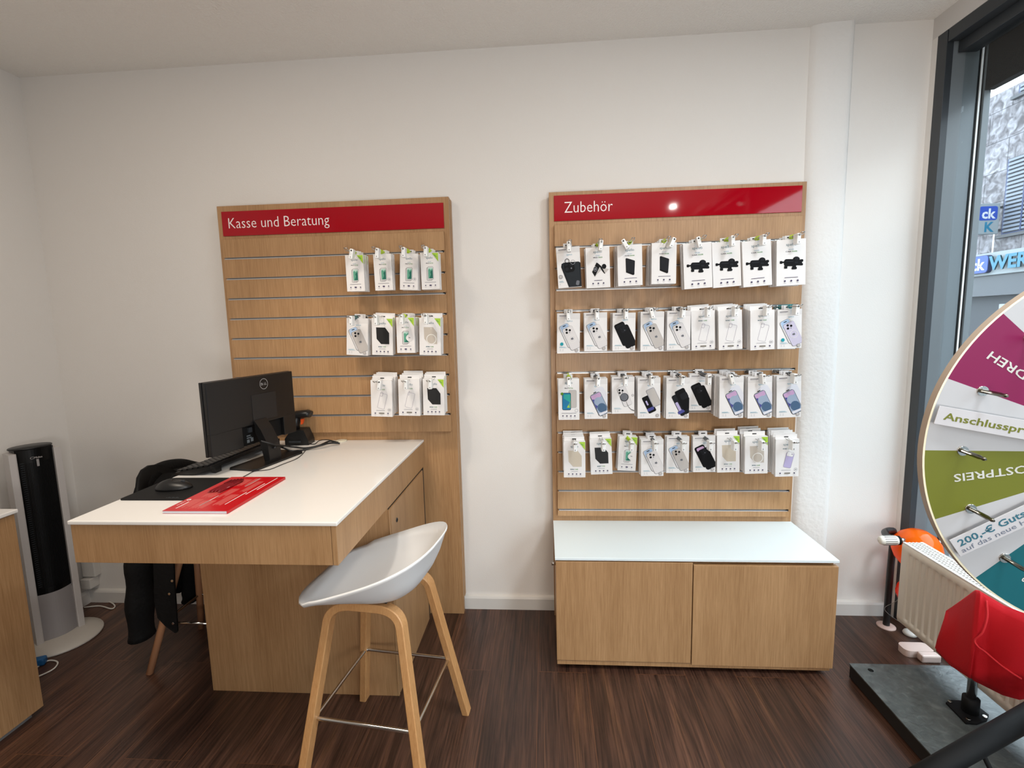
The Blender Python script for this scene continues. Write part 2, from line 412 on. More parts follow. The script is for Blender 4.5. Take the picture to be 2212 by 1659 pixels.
b.text('ck', (-.138, ya+.06, FH*.26), (0, -1, 0), (0, 0, 1), FH*.52, SIGNW, align='R', bold=.03); b.build('logo', sg)
b = MB(); ww = yk(2135)-yk(2252)
for lay, mm in ((-.11, TURQD), (-.125, TURQD), (-.14, TURQ)):
    b.text('WERK', (lay, yk(2135), FH*.22), (0, -1, 0), (0, 0, 1), FH*.60, mm, bold=.035, width=ww)
b.build('lettering', sg)
bs = thing('hanging_sign', 'small pale sign on brackets on the stone wall across the street', 'sign', (FX-.32, at(2129, 480, 'x', FX-.3).y, 2.95))
b = MB(); b.box(-.25, .25, -.04, .04, 0, .62, mat('pale_fascia', (116, 124, 128)), .01); b.build('sign_board', bs)
for z in (.06, .52):
    b = MB(); b.box(.25, .36, -.02, .02, z, z+.04, STEELD); b.build('bracket', bs)
b = MB(); b.box(.2, .215, -.01, .01, -.75, 0, RAILW); b.build('conduit', bs)
b = MB(); b.prism(rrect(.02, .42, .36, .28, .05), -.046, -.04, BLUE); b.text('ck', (.17, -.048, .32), (1, 0, 0), (0, 0, 1), .2, SIGNW, align='R', bold=.03)
b.text('K', (.16, -.043, .05), (1, 0, 0), (0, 0, 1), .2, TURQ, align='R', bold=.03); b.build('lettering', bs)
b = MB(); b.box(1.66, 14, -14, 16, -.2, -.1, mat('asphalt', (84, 86, 88), .9)); struct('trim_4', b)

# ================================================================== display panels
PP, SL = .056, .074
SLT = .018
RAILZ = [1.6125-.0853*i for i in range(14)]
def wall_display(name, label, x0, x1, sx0, sx1, words, text_x, text_w, rails, zbot, zsign):
    t = thing(name, label, 'wall panel', ((x0+x1)/2, 0, 0)); cx = (x0+x1)/2
    b = MB(); b.box(x0-cx, x1-cx, -PP, -.030, 0, 1.833, OAK, .001); b.box(x0-cx, x1-cx+.002, -.028, -.001, .07, 1.829, OAK, .001)
    b.build('back_board', t)
    z0, z1 = zsign
    sg = simple('header_sign', sx0-cx, sx1-cx, -PP-.005, -PP, z0, z1, RED, .0008, t)
    b = MB(); b.text(words, (text_x-cx, -PP-.0056, z0+.031), (1, 0, 0), (0, 0, 1), .046, LETTER, width=text_w, bold=-.010); b.build('lettering', sg)
    # slatted board, one mesh of strips between the rails
    b = MB(); top = z1-.117
    zs = [top]+[z for i in range(rails) for z in (RAILZ[i]+.0035, RAILZ[i]-.0035)]+[zbot]
    for i in range(0, len(zs), 2): b.box(sx0-cx, sx1-cx, -SL, -PP, zs[i+1], zs[i], OAK, .0006)
    b.build('slat_board', t)
    for i in range(rails):
        z = RAILZ[i]
        b = MB(); b.box(sx0-cx+.004, sx1-cx-.004, -SL+.008, -PP, z-.0033, z+.0033, RAILIN)
        b.box(sx0-cx+.006, sx1-cx-.006, -SL-.0015, -SL+.008, z-.0045, z-.0016, RAILA)
        b.box(sx0-cx+.006, sx1-cx-.006, -SL-.0002, -SL+.004, z+.0026, z+.0036, RAILIN)
        r = b.build('slat_rail', t)
        b = MB(); b.box(sx1-cx-.012, sx1-cx-.003, -SL-.0014, -SL+.004, z-.0045, z+.0035, BLACKM); b.build('rail_end_cap', r)
    return t
wall_display('slat_wall_panel', 'oak slat wall panel with red header reading Kasse und Beratung behind the desk', -1.385, -.387, -1.364, -.409, 'Kasse und Beratung',
             at(496, 490, 'y', -PP).x, at(712, 470, 'y', -PP).x-at(496, 490, 'y', -PP).x, 9, .853, (1.708, 1.809))
wall_display('slat_wall_panel', 'oak slat wall panel with red header reading Zubehör above the low cabinet', .024, 1.030, .044, 1.012, 'Zubehör',
             at(1219, 450, 'y', -PP).x, at(1323, 448, 'y', -PP).x-at(1219, 450, 'y', -PP).x, 14, .475, (1.718, 1.818))

# ================================================================== low cabinet
cab = thing('low_cabinet', 'low oak cabinet with two doors and a white top under the Zubehör panel', 'cabinet', (.527, -.23, 0))
def cb_(x): return x-.527
b = MB(); b.box(cb_(.028), cb_(1.024), -.398+.23+.02, -.058+.23, .027, .434, OAK, .001)
b.box(cb_(.028), cb_(1.020), -.398+.23, -.058+.23, .020, .036, OAK, .001); b.box(cb_(.05), cb_(1.0), -.35+.23, -.07+.23, 0, .024, DARK); b.build('body', cab)
simple('cabinet_top', cb_(.024), cb_(1.030), -.402+.23, -.058+.23, .438, .448, mat('white_laminate', (226, 236, 238), .25), .0012, cab)
simple('underlay', cb_(.03), cb_(1.02), -.39+.23, -.06+.23, .434, .438, mat('pale_edge', (212, 196, 160), .5), 0, cab)
xs = at(1495, 1320, 'y', -.40).x
simple('door', cb_(.027), cb_(xs-.0015), -.402+.23, -.383+.23, .040, .433, OAK, .0008, cab)
simple('door', cb_(xs+.0015), cb_(1.027), -.404+.23, -.383+.23, .034, .425, OAK, .0008, cab)
p = at(1193, 1225, 'x', .024); b = MB(); b.cyl((cb_(.028), p.y+.23 if p.y > -.4 and p.y < -.06 else -.1, .388), (cb_(.012), p.y+.23 if p.y > -.4 and p.y < -.06 else -.1, .388), .006, ALU); b.build('side_knob', cab)

# ================================================================== service desk
dk = thing('service_desk', 'oak service desk with a glossy white top in front of the left panel', 'desk', (-.90, -.5, 0))
def dbox(nm, x0, x1, y0, y1, z0, z1, m, bev=0., par=None): return simple(nm, x0+.9, x1+.9, y0+.5, y1+.5, z0, z1, m, bev, par or dk)
dbox('desktop', -1.273, -.536, -.954, -.058, .804, .815, mat('white_glass_top', (238, 235, 230), .12), .0025)
dbox('apron', -1.268, -.556, -.950, -.060, .697, .804, OAK, .0008)
dbox('side_apron', -.5545, -.541, -.950, -.060, .697, .804, OAK, .0008)
base = dbox('pedestal', -1.232, -.5425, -.556, -.060, 0, .697, OAK, .0008)
dbox('shadow_gap', -.5427, -.5418, -.553, -.070, .002, .693, DARK)
dbox('edge_board', -.5415, -.5365, -.556, -.545, 0, .690, OAK, .0005)
dr = dbox('door', -.5415, -.5355, -.543, -.105, .004, .690, OAK, .0006)
b = MB(); p = at(857, 1123, 'x', -.5355); b.cyl((-.54+.9, p.y+.5, p.z), (-.5335+.9, p.y+.5, p.z), .008, STEELD, 16); b.cyl((-.5336+.9, p.y+.5, p.z), (-.5326+.9, p.y+.5, p.z), .0055, BLACKM, 12); b.build('lock', dr)
b = MB(); p = at(737, 953, 'z', .815); b.lathe([(.024, .8152), (.026, .818), (.020, .8195), (.0, .8195)], mat('cream_plastic', (224, 218, 196), .5), 20, Matrix.Translation((p.x+.9, p.y+.5, 0))); b.build('cable_grommet', dk)

# ================================================================== on the desk
DZ = .815
# --- monitor seen from behind
mo = thing('monitor', 'black computer monitor seen from behind on the white desktop', 'monitor', (-1.050, -.385, DZ), math.radians(-11.3))
b = MB(); b.prism([(-.050, -.13), (.046, -.13), (.058, -.115), (.058, .115), (.046, .13), (-.058, .13), (-.058, -.12)], 0, .007, BLACK, 'xy'); b.build('stand_base', mo)
b = MB(); b.prism([(.010, .006), (.034, .006), (.030, .07), (.004, .125), (-.022, .16), (-.022, .115), (-.004, .075)], -.030, .030, BLACK, 'xz'); b.build('stand_neck', mo)
pn = MB(); Y0, Y1, Z0, Z1 = -.219, .196, .069, .323
pn.box(-.052, -.042, Y0, Y1, Z0, Z1, BLACK, .0015)
pn.box(-.042, -.026, Y0+.002, Y1-.002, Z0+.074, Z1-.001, BLACK, .003)
pn.box(-.042, -.026, Y0+.002, -.082, Z0+.001, Z0+.076, BLACK, .002)
pn.box(-.042, -.026, .125, Y1-.002, Z0+.001, Z0+.076, BLACK, .002)
pn.box(-.026, -.0245, -.030, .092, Z0+.085, Z0+.185, mat('charcoal_plastic', (26, 26, 27), .5), .0006)
mp = pn.build('display_housing', mo)
simple('screen', -.0526, -.052, Y0+.008, Y1-.008, Z0+.014, Z1-.008, mat('dark_screen', (8, 9, 12), .12), 0, mp)
b = MB(); b.box(-.0419, -.0405, -.080, .124, Z0+.003, Z0+.07, BLACKM); b.box(-.0405, -.034, -.045, -.03, Z0+.048, Z0+.066, STEELD)
for k, (yy, zz, ww, hh) in enumerate([(-.052, .010, .012, .012), (-.034, .012, .012, .014), (-.052, .026, .022, .004), (-.052, .034, .018, .004)]): b.box(-.0405, -.0402, yy, yy+ww, Z0+zz, Z0+zz+hh, STEELG)
b.build('port_panel', mo)
LG = mat('silver_logo', (150, 150, 150), .35)
b = MB(); cyl_, czl_ = .036, Z1-.034
for q in range(36):
    a0, a1 = q*2*PI/36, (q+1)*2*PI/36
    b.face([Vector((-.0255, cyl_+r*math.cos(a), czl_+r*math.sin(a))) for r, a in ((.0205, a0), (.0205, a1), (.0185, a1), (.0185, a0))], LG)
b.text('D', (-.0255, cyl_-.0150, czl_-.0045), (0, 1, 0), (0, 0, 1), .0095, LG, bold=.02)
e_u = Vector((0, -.5, .87)); b.text('E', (-.0255, cyl_-.0068, czl_-.0052), (0, .87, .5), e_u, .0085, LG, bold=.02)
b.text('LL', (-.0255, cyl_+.0018, czl_-.0045), (0, 1, 0), (0, 0, 1), .0095, LG, bold=.02); b.build('logo', mp)
# --- keyboard
kb = thing('keyboard', 'black keyboard propped up in front of the monitor screen', 'keyboard', (-1.205, -.362, DZ), math.radians(-2))
b = MB(); b.prism([(-.066, .002), (-.066, .010), (.066, .034), (.066, .022), (.0, .003)], -.205, .205, BLACK, 'xz'); b.build('case', kb)
for fy in (-.16, .16):
    b = MB(); b.box(.046, .060, fy-.015, fy+.015, 0, .026, BLACK); b.build('foot', kb)
KEY = mat('black_keys', (26, 26, 27), .45)
b = MB()
for i in range(6):
    x = -.054+i*.0203; z = .0115+(x+.066)*.182
    for j in range(20):
        y = -.195+j*.0202
        if i == 0 and 4 < j < 12: continue
        b.box(x-.0078, x+.0078, y-.008, y+.008, z, z+.006, KEY, .0014)
b.build('keys', kb)
# --- mouse mat, mouse
mm_ = thing('mouse_mat', 'black mouse mat under the mouse at the desk edge', 'mouse mat', (-1.16, -.70, DZ))
b = MB(); b.prism(rrect(0, 0, .215, .205, .012), 0, .003, BLACKM, 'xy'); b.build('mat', mm_)
b = MB(); b.text('a', (.03, -.09, .0033), (1, 0, 0), (0, 1, 0), .008, STEELD); b.bm.clear(); 
for q in range(7): b.box(.03+q*.006, .034+q*.006, -.09, -.086+.003*(q % 2), .003, .0034, STEELD)
b.build('printed_mark', mm_)
ms = thing('mouse', 'black computer mouse on the black mat', 'mouse', (-1.170, -.706, DZ+.003), math.radians(-80))
b = MB(); rows = []
for i in range(9):
    th = i/8*PI/2
    rows.append([Vector((.031*math.cos(th)*math.cos(q*2*PI/20), .054*math.cos(th)*math.sin(q*2*PI/20), .029*math.sin(th)*(1-.12*math.sin(q*2*PI/20)))) for q in range(20)])
V = b.grid(rows, BLACK, True, close=True); b.cap(V[0][::-1], BLACK); b.build('shell', ms)
b = MB(); b.box(-.003, .003, .022, .034, .018, .0262, STEELD, .002); b.build('scroll_wheel', ms)
# --- catalogue and pens
bk = thing('catalogue', 'red catalogue with white print lying on the desk', 'book', (-.955, -.755, DZ+.0005))
BR = mat('red_cover', (196, 14, 24), .3); BRL = mat('pale_red_print', (228, 118, 112), .4)
b = MB(); b.box(-.091, .091, -.147, .147, .0006, .0074, mat('paper_edge', (206, 204, 214), .7)); b.build('pages', bk)
b = MB(); b.box(-.092, .093, -.147, .148, 0, .0006, BR); b.box(-.092, .093, -.1475, .148, .0074, .0082, BR, .0002); b.box(.0915, .093, -.1475, .148, .0003, .0079, BR)
cv = b.build('cover', bk)
b = MB(); zt = .0084
rnd = random.Random(3)
b.text('vodafone', (-.083, -.075, zt), (0, -1, 0), (1, 0, 0), .0065, LETTER)
for q in range(20):
    a0, a1 = q*2*PI/20, (q+1)*2*PI/20
    b.face([Vector((-.079+r*math.cos(a), -.064+r*math.sin(a), zt)) for r, a in ((.006, a0), (.006, a1), (.0025, a1), (.0025, a0))], LETTER)
for (xa, xb, ya, yb) in [(-.065, -.035, -.135, -.06), (-.03, .01, -.135, -.07), (-.06, -.02, -.05, .02), (-.012, .012, -.05, .03), (.02, .045, -.12, -.02), (.03, .05, .0, .10), (-.03, .0, .05, .12), (.005, .025, .05, .13)]:
    x = xa
    while x < xb:
        ln = (yb-ya)*rnd.uniform(.7, 1); y2 = yb
        b.face([Vector((x, y2-ln, zt)), Vector((x+.0016, y2-ln, zt)), Vector((x+.0016, y2, zt)), Vector((x, y2, zt))], BRL); x += .0034
for (x, ya, yb) in [(-.068, -.13, -.08), (.053, -.10, .0), (.062, -.02, .08), (.072, .02, .135), (-.014, -.11, -.03), (.015, .05, .13)]:
    b.face([Vector((x, ya, zt)), Vector((x+.003, ya, zt)), Vector((x+.003, yb, zt)), Vector((x, yb, zt))], LETTER)
b.build('cover_print', cv)
PEN = mat('dark_red_pen', (122, 8, 22), .22)
pa = at(462, 1064, 'z', .828); pb = at(518, 1037, 'z', .828)
dv = (pb-pa); dv.z = 0; L_ = dv.length; ang = math.atan2(dv.y, dv.x)
names = ['nearest the catalogue spine', 'second from the catalogue spine', 'in the middle of the row', 'second from the mouse mat', 'nearest the mouse mat']
for k in range(5):
    off = Vector((math.sin(ang), -math.cos(ang), 0))*(.012-k*.0082)
    c = pa+off+dv.normalized()*(.004*((k*3) % 4))
    pe = thing('ballpoint_pen', 'dark red pen on the red catalogue, '+names[k], 'pen', (c.x, c.y, DZ+.0087), ang, 'red pens on the catalogue')
    b = MB(); b.tube([(0, 0, .004), (.012, 0, .004), (L_*.75, 0, .004), (L_*.93, 0, .004)], [.0006, .0032, .0037, .0037], PEN, 10); b.build('barrel', pe)
    b = MB(); b.tube([(L_*.93, 0, .004), (L_, 0, .004)], [.0025, .0025], PEN, 8); b.build('push_button', pe)
    b = MB(); b.box(L_*.62, L_*.93, -.0015, .0015, .0074, .0092, PEN, .0004); b.build('clip', pe)
    if k == 0:
        b = MB(); b.text('vodafone', (L_*.30, -.0033, .0058), (1, 0, 0), (0, -.3, .95), .0028, LETTER); b.build('printing', pe)
# --- barcode scanner in its cradle
sc_ = thing('barcode_scanner', 'black barcode scanner with an orange trigger standing in its cradle', 'scanner', (-1.066, -.120, DZ), math.radians(4))
b = MB()
b.prism([(-.048, 0), (.052, 0), (.052, .018), (.034, .066), (-.020, .066), (-.048, .03)], -.032, .032, BLACK, 'xz'); b.box(-.03, .02, -.036, -.030, .012, .020, STEELD, .001); b.build('cradle', sc_)
b = MB(); b.tube([(-.012, 0, .055), (-.010, 0, .085), (-.002, 0, .118)], [.020, .018, .020], BLACK, 12, flat=(.8, 1.1)); b.build('handle', sc_)
b = MB(); b.tube([(-.060, 0, .112), (-.045, 0, .118), (.0, 0, .128), (.045, 0, .132), (.058, 0, .128)], [.012, .020, .023, .022, .019], BLACK, 12, flat=(.75, 1.2)); b.build('head', sc_)
b = MB(); b.prism([(.014, .108), (.026, .110), (.024, .098), (.019, .086), (.013, .086), (.015, .097)], -.007, .007, mat('orange_trigger', (232, 84, 24), .4), 'xz'); b.build('trigger', sc_)
# --- cables
CAB = mat('black_cable', (18, 18, 19), .5)
def smooth_path(pts, n=8):
    P = [Vector(p) for p in pts]; out = []
    for i in range(len(P)-1):
        p0, p1, p2, p3 = P[max(i-1, 0)], P[i], P[i+1], P[min(i+2, len(P)-1)]
        for k in range(n):
            t = k/n; out.append(.5*((2*p1)+(-p0+p2)*t+(2*p0-5*p1+4*p2-p3)*t*t+(-p0+3*p1-3*p2+p3)*t**3))
    out.append(P[-1]); return out
def dk_pt(px, py, z): return at(px, py, 'z', z)
def cable(nm, label, pts, r, m=CAB, grp=None, cat='cable'):
    b = MB(); b.tube(smooth_path(pts), r, m, 8); return tag(b.build(nm), label, cat, grp)
cable('power_cable', 'thick black cable from the monitor neck to the desk grommet, upper of the pair', [Vector((-1.040, -.44, .905)), Vector((-1.006, -.40, .88)), dk_pt(622, 964, .835), dk_pt(660, 968, .822), dk_pt(690, 962, .822), dk_pt(712, 953, .826), dk_pt(730, 956, .822)], .0038, grp='thick monitor cables')
cable('power_cable', 'thick black cable sagging lower from the monitor to the grommet', [Vector((-1.012, -.40, .87)), dk_pt(608, 966, .84), dk_pt(630, 974, .822), dk_pt(660, 971, .8195), dk_pt(692, 962, .830), dk_pt(715, 957, .829), dk_pt(734, 958, .822)], .0038, grp='thick monitor cables')
cable('scanner_cable', 'thin black cable looping from the scanner cradle to the grommet', [Vector((-1.020, -.125, .825)), dk_pt(672, 951, .8175), dk_pt(669, 958, .8175), dk_pt(680, 959, .8175), dk_pt(690, 952, .826), dk_pt(708, 950, .836), dk_pt(728, 955, .827)], .0018)
cable('keyboard_cable', 'thin black cable curling past the monitor base towards the catalogue', [dk_pt(664, 966, .8172), dk_pt(655, 979, .8172), dk_pt(640, 991, .8172), dk_pt(610, 1003, .8172), dk_pt(582, 1014, .8172), dk_pt(550, 1018, .8172), dk_pt(535, 1025, .8172), dk_pt(520, 1033, .8172)], .0013)

# ================================================================== bar stool
sx, sy, sr = -.495, -.780, math.radians(-7.1)
st = thing('bar_stool', 'low-backed white shell bar stool with bent oak legs by the desk', 'stool', (sx, sy, 0), sr)
def stool_seat():
    b = MB(); n = 56; K = 12
    out = []
    def outline(a):   # front straight towards -x, back rounded towards +x
        ca, sa = math.cos(a), math.sin(a)
        e = 2.8 if ca > 0 else 4.2
        ax = .188 if ca > 0 else .185
        r = (abs(ca)**e+abs(sa)**e)**(-1/e)
        return Vector((ax*r*ca, .192*r*sa, 0))
    def rim(p):
        t = (p.x+.185)/.373
        return .579+.014*t+.108*max(0, (t-.10)/.90)**1.1
    top, bot = [], []
    pan = Vector((-.02, 0, 0))
    for k in range(K+1):
        s = k/K; rt = []; rb = []
        for q in range(n):
            o = outline(q*2*PI/n); p = pan+(o-pan)*s
            zr = rim(o); t = (o.x+.185)/.373
            pw = 2.6+2.6*max(0, t)
            z = .557+(zr-.557)*s**pw
            if t < .15: z -= .006*max(0, (s-.75)/.25)
            rt.append(Vector((p.x, p.y, z+.005))); rb.append(Vector((p.x*.985+.0 if s > .2 else p.x, p.y*.985, z-.0075)))
        top.append(rt); bot.append(rb)
    V = b.grid(top, SHELL, True, close=True); W = b.grid(bot, SHELL, True, close=True)
    b.grid([top[-1], [(p+q)/2+Vector((p.x, p.y, 0)).normalized()*.003 for p, q in zip(top[-1], bot[-1])], bot[-1]], mat('white_shell_rim', (238, 238, 236), .35), True, close=True)
    bmesh.ops.remove_doubles(b.bm, verts=b.bm.verts, dist=.0004)
    return b
stool_seat().build('seat_shell', st)
def strip(b, pts, binor, w_, t_, m, me=None):
    P = [Vector(p) for p in pts]; n = len(P); rows = []
    for i in range(n):
        tg = (P[min(i+1, n-1)]-P[max(i-1, 0)]).normalized(); nn = tg.cross(Vector(binor)).normalized(); bb = nn.cross(tg).normalized()
        c = .0025
        rows.append([P[i]+bb*a+nn*d for a, d in ((w_/2-c, t_/2), (w_/2, t_/2-c), (w_/2, -t_/2+c), (w_/2-c, -t_/2), (-w_/2+c, -t_/2), (-w_/2, -t_/2+c), (-w_/2, t_/2-c), (-w_/2+c, t_/2))])
    V = b.grid(rows, m, False, close=True); b.cap(V[0][::-1], m); b.cap(V[-1], m)
for s in (-1, 1):
    b = MB(); bot, top, zt_ = .188, .098, .538
    pts = []
    for k in range(9): pts.append((-bot+(bot-top-.004)*k/8*.93, s*(.188-(.188-.100)*k/8*.93), zt_*.93*k/8))
    p0 = Vector(pts[-1]); p1 = Vector((-top, s*.098, zt_)); p2 = Vector((-top+.055, s*.096, zt_+.002))
    for k in range(1, 8):
        t = k/8; pts.append((1-t)**2*p0+2*t*(1-t)*p1+t*t*p2)
    pts += [p2]; half = [Vector(p) for p in pts]
    full = half+[Vector((-p.x, p.y, p.z)) for p in half[::-1]]
    strip(b, full, (0, 1, .16*s), .034, .023, BEECH)
    b.build('leg_frame', st)
b = MB(); hz = .222; hr = .147
ring = []
for (cx_, cy_, a0) in ((1, 1, 0), (-1, 1, 90), (-1, -1, 180), (1, -1, 270)):
    for k in range(5):
        a = math.radians(a0+k*22.5); ring.append((cx_*(hr-.012)+.012*math.cos(a), cy_*(hr-.012)+.012*math.sin(a), hz))
b.tube(ring, .0055, CHROME, 8, closed=True); b.build('footrest_ring', st)
for s in (-1, 1):
    b = MB(); b.box(-.06, .06, s*.075-.016, s*.075+.016, .546, .556, STEELD); b.build('seat_mount', st)

# ================================================================== chair behind the desk with the jacket
ch = thing('office_chair', 'wooden-legged black chair behind the desk under the black jacket', 'chair', (-1.40, -.34, 0), 0)
b = MB()
CLEG = mat('beech_dowel', (196, 142, 104), .45)
for (fx, fy) in ((-.142, -.142), (.142, -.142), (-.142, .142), (.142, .142)):
    b = MB(); b.tube([(fx, fy, 0), (fx*.27, fy*.27, .46)], [.0125, .015], CLEG, 14); b.build('leg', ch)
b = MB(); b.tube([(q[0]*.100, q[1]*.100, .185) for q in ((-1, -1), (1, -1), (1, 1), (-1, 1))], .006, CHROME, 8, closed=True); b.build('footrest_ring', ch)
b = MB(); rows = []
for k in range(9):
    s_ = k/8
    rows.append([Vector((.17*s_*math.cos(q*2*PI/24), .17*s_*math.sin(q*2*PI/24), .47+.03*s_*s_)) for q in range(24)])
rows2 = [[p-Vector((0, 0, .03)) for p in r] for r in rows]
b.grid(rows, BLACKM, True, close=True); b.grid(rows2, BLACKM, True, close=True); b.grid([rows[-1], rows2[-1]], BLACKM, True, close=True)
bmesh.ops.remove_doubles(b.bm, verts=b.bm.verts, dist=.0003); b.build('seat', ch)
b = MB(); rows = []
for i in range(11):
    a = math.radians(180+(-62+124*i/10)); rr = .172
    h_ = .29*max(.0, math.cos((i/10-.5)*PI*.96))**.5+.005
    rows.append([Vector((rr*(1+.04*z)*math.cos(a), rr*(1+.04*z)*math.sin(a), .49+h_*z)) for z in (0, .25, .5, .75, 1)])
b.grid(rows, BLACKM, True); ob = b.build('backrest', ch)
sm = ob.modifiers.new('thickness', 'SOLIDIFY'); sm.thickness = .012
FAB = mat('black_jacket_fabric', (13, 13, 14), .85, spec=.25); bump(FAB, 90, .4, .006, 4)
JX = -1.585
jk = thing('jacket', 'black jacket draped over the chair back beside the desk', 'jacket', (JX, -.36, 0))
def jp(px, py, x=JX): p = at(px, py, 'x', x); return Vector((p.x-JX, p.y+.36, p.z))
# collar and shoulders over the back rest: thick folded roll along the arch
arch = [jp(314, 1115), jp(305, 1074), jp(319, 1041), jp(339, 1021), jp(362, 1011), jp(391, 1006), jp(417, 1008), jp(440, 1012), jp(462, 1030)]
P = smooth_path(arch, 5)
b = MB()
b.tube(P, [.014+.012*math.sin(PI*min(1, .15+i/len(P))) for i in range(len(P))], FAB, 12, flat=(1, 1.35))
arch2 = [p+Vector((.085, .01, -.045-.012*math.cos(k))) for k, p in enumerate(arch)]
P2 = smooth_path(arch2, 5)
b.tube(P2, [.012+.012*math.sin(PI*min(1, .1+i/len(P2))) for i in range(len(P2))], FAB, 12, flat=(1, 1.5))
rows = []
for i in range(0, len(P)):
    a, c = P[i], P2[min(i, len(P2)-1)]
    rows.append([a+Vector((0, 0, .008)), (a+c)/2+Vector((0, 0, .004)), c+Vector((0, 0, .008))])
b.grid(rows, FAB, True)
b.build('collar', jk)
# back panel hanging behind the chair
b = MB(); rows = []; rnd = random.Random(5)
for i in range(19):
    u_ = i/18; a = P[min(int(u_*(len(P)-1)), len(P)-1)]
    y = -.07+.30*u_; ztop = max(.55, a.z-.01); zb = .20+.05*math.sin(u_*7)+.06*u_
    rows.append([Vector((-.010-.022*math.sin(t*PI)*(1+.6*math.sin(u_*22+t*3))+.0*t, a.y*(1-t)+y*t, ztop*(1-t)+zb*t)) for t in [k/10 for k in range(11)]])
b.grid(rows, FAB, True); ob = b.build('back_panel', jk); sm = ob.modifiers.new('thickness', 'SOLIDIFY'); sm.thickness = .012
# sleeves
def sleeve(pts, R, nm='sleeve'):
    b = MB(); PP_ = smooth_path(pts, 6); n = len(PP_)
    RR = [R*(.95+.08*math.sin(i*1.1))*(1 if i < n-2 else .96) for i in range(n)]
    b.tube(PP_, RR, FAB, 16, flat=(.8, 1.05)); return b.build(nm, jk)
def jq(px, py, y): p = at(px, py, 'y', y); return Vector((p.x-JX, p.y+.36, p.z))
sleeve([jq(302, 1110, -.45), jq(301, 1200, -.47), jq(302, 1290, -.48), jq(307, 1374, -.48)], .050)
sleeve([jq(414, 1150, -.24), jq(413, 1220, -.24), jq(412, 1270, -.24), jq(410, 1296, -.24)], .036)
# front flap with press studs
b = MB(); pl = [(330, 1190), (374, 1190), (376, 1260), (380, 1320), (383, 1366), (378, 1368), (356, 1352), (340, 1335), (333, 1300)]
Q = [jq(x, y, -.515) for x, y in pl]
A = [b.bm.verts.new(p) for p in Q]; B_ = [b.bm.verts.new(p+Vector((-.004, .012, 0))) for p in Q]
b.cap(A, FAB); b.cap(B_[::-1], FAB)
for i in range(len(Q)): b.cap([A[i], B_[i], B_[(i+1) % len(Q)], A[(i+1) % len(Q)]], FAB)
fl = b.build('front_flap', jk)
for (x, y) in ((373, 1254), (367, 1282), (375, 1346)):
    b = MB(); p = jq(x, y, -.517); b.cyl(p, p+Vector((0, -.004, 0)), .0045, CHROME, 10); b.build('press_stud', fl)

# ================================================================== tower fan
fdir = math.atan2(.146, .064)-PI/2       # local +x looks at the room, local y runs along the face
ft = thing('tower_heater', 'silver and black tower fan standing in the corner left of the desk', 'fan', (-2.110, -.290, 0), fdir)
SILV = mat('silver_plastic', (196, 191, 188), .4); SILVD = mat('grey_plastic', (150, 146, 146), .45)
b = MB(); b.lathe([(.140, 0), (.143, .004), (.140, .010), (.085, .020), (.0, .024)], mat('pale_grey_base', (186, 180, 172), .35), 40); b.build('base', ft)
b = MB(); rows = []
def face_x(y): return -.006+.026*math.cos(y/.062*PI/2)
GR = mat('black_grille', (9, 9, 10), .3)
b.grid([[Vector((face_x(y), y, z)) for y in [-.056+.112*k/14 for k in range(15)]] for z in (.215, .845)], GR, True)
for k in range(24):
    y = -.050+.1*k/23
    b.box(face_x(y)-.001, face_x(y)+.0016, y-.0008, y+.0008, .25, .79, BLACKM)
for k in range(60):
    z = .26+.53*k/59
    b.box(face_x(-.042), face_x(-.042)+.002, -.05, -.036, z, z+.002, STEELD)
g = b.build('grille', ft)
b = MB(); b.prism([(.0, -.06)]+[(face_x(y), y) for y in [-.056+.112*k/14 for k in range(15)]]+[(.0, .06), (-.07, .055), (-.09, .03), (-.09, -.03), (-.07, -.055)], .215, .845, BLACK, 'xy'); b.build('body', ft)
b = MB(); b.prism([(face_x(y)*1.0+.001, y) for y in [-.057+.114*k/14 for k in range(15)]]+[(-.07, .055), (-.09, 0), (-.07, -.055)], .02, .225, SILVD, 'xy'); b.build('lower_body', ft)
for s in (-1, 1):
    b = MB(); b.prism([(.010, s*.058), (.012, s*.062), (.010, s*.081), (-.06, s*.078), (-.06, s*.056)], .016, .835, SILV, 'xy'); b.build('side_column', ft)
b = MB(); b.lathe([(.064, .845), (.066, .849), (.064, .852), (.0, .853)], BLACK, 32, Matrix.Translation((-.035, 0, 0)) @ Matrix.Diagonal((.85, 1.05, 1, 1))); b.build('top_cap', ft)
b = MB(); b.text('Midea', (face_x(0)+.003, -.010, .806), (0, 1, 0), (0, 0, 1), .008, SILV); b.box(face_x(0), face_x(0)+.003, -.004, .004, .772, .802, SILVD, .001)
for q in range(16):
    a0, a1 = math.radians(40+q*18), math.radians(40+(q+1)*18)
    b.face([Vector((face_x(0)+.003, -.016+r*math.cos(a), .810+r*.7*math.sin(a))) for r, a in ((.0065, a0), (.0065, a1), (.0052, a1), (.0052, a0))], SILV)
b.build('badge', ft)
WCAB = mat('white_cable', (220, 216, 208), .45)
cable('mains_cable', 'white cable loop on the floor between fan and back wall', [at(180, 1306, 'z', .004), at(205, 1297, 'z', .004), at(236, 1300, 'z', .004), at(248, 1309, 'z', .004), at(240, 1315, 'z', .004), at(215, 1309, 'z', .004), at(182, 1312, 'z', .004)], .003, WCAB)
cable('mains_cable', 'white cable loop on the floor beside the left counter', [at(60, 1452, 'z', .004), at(82, 1440, 'z', .004), at(105, 1427, 'z', .004), at(124, 1430, 'z', .004), at(118, 1443, 'z', .004), at(95, 1456, 'z', .004), at(60, 1470, 'z', .004)], .0028, WCAB)
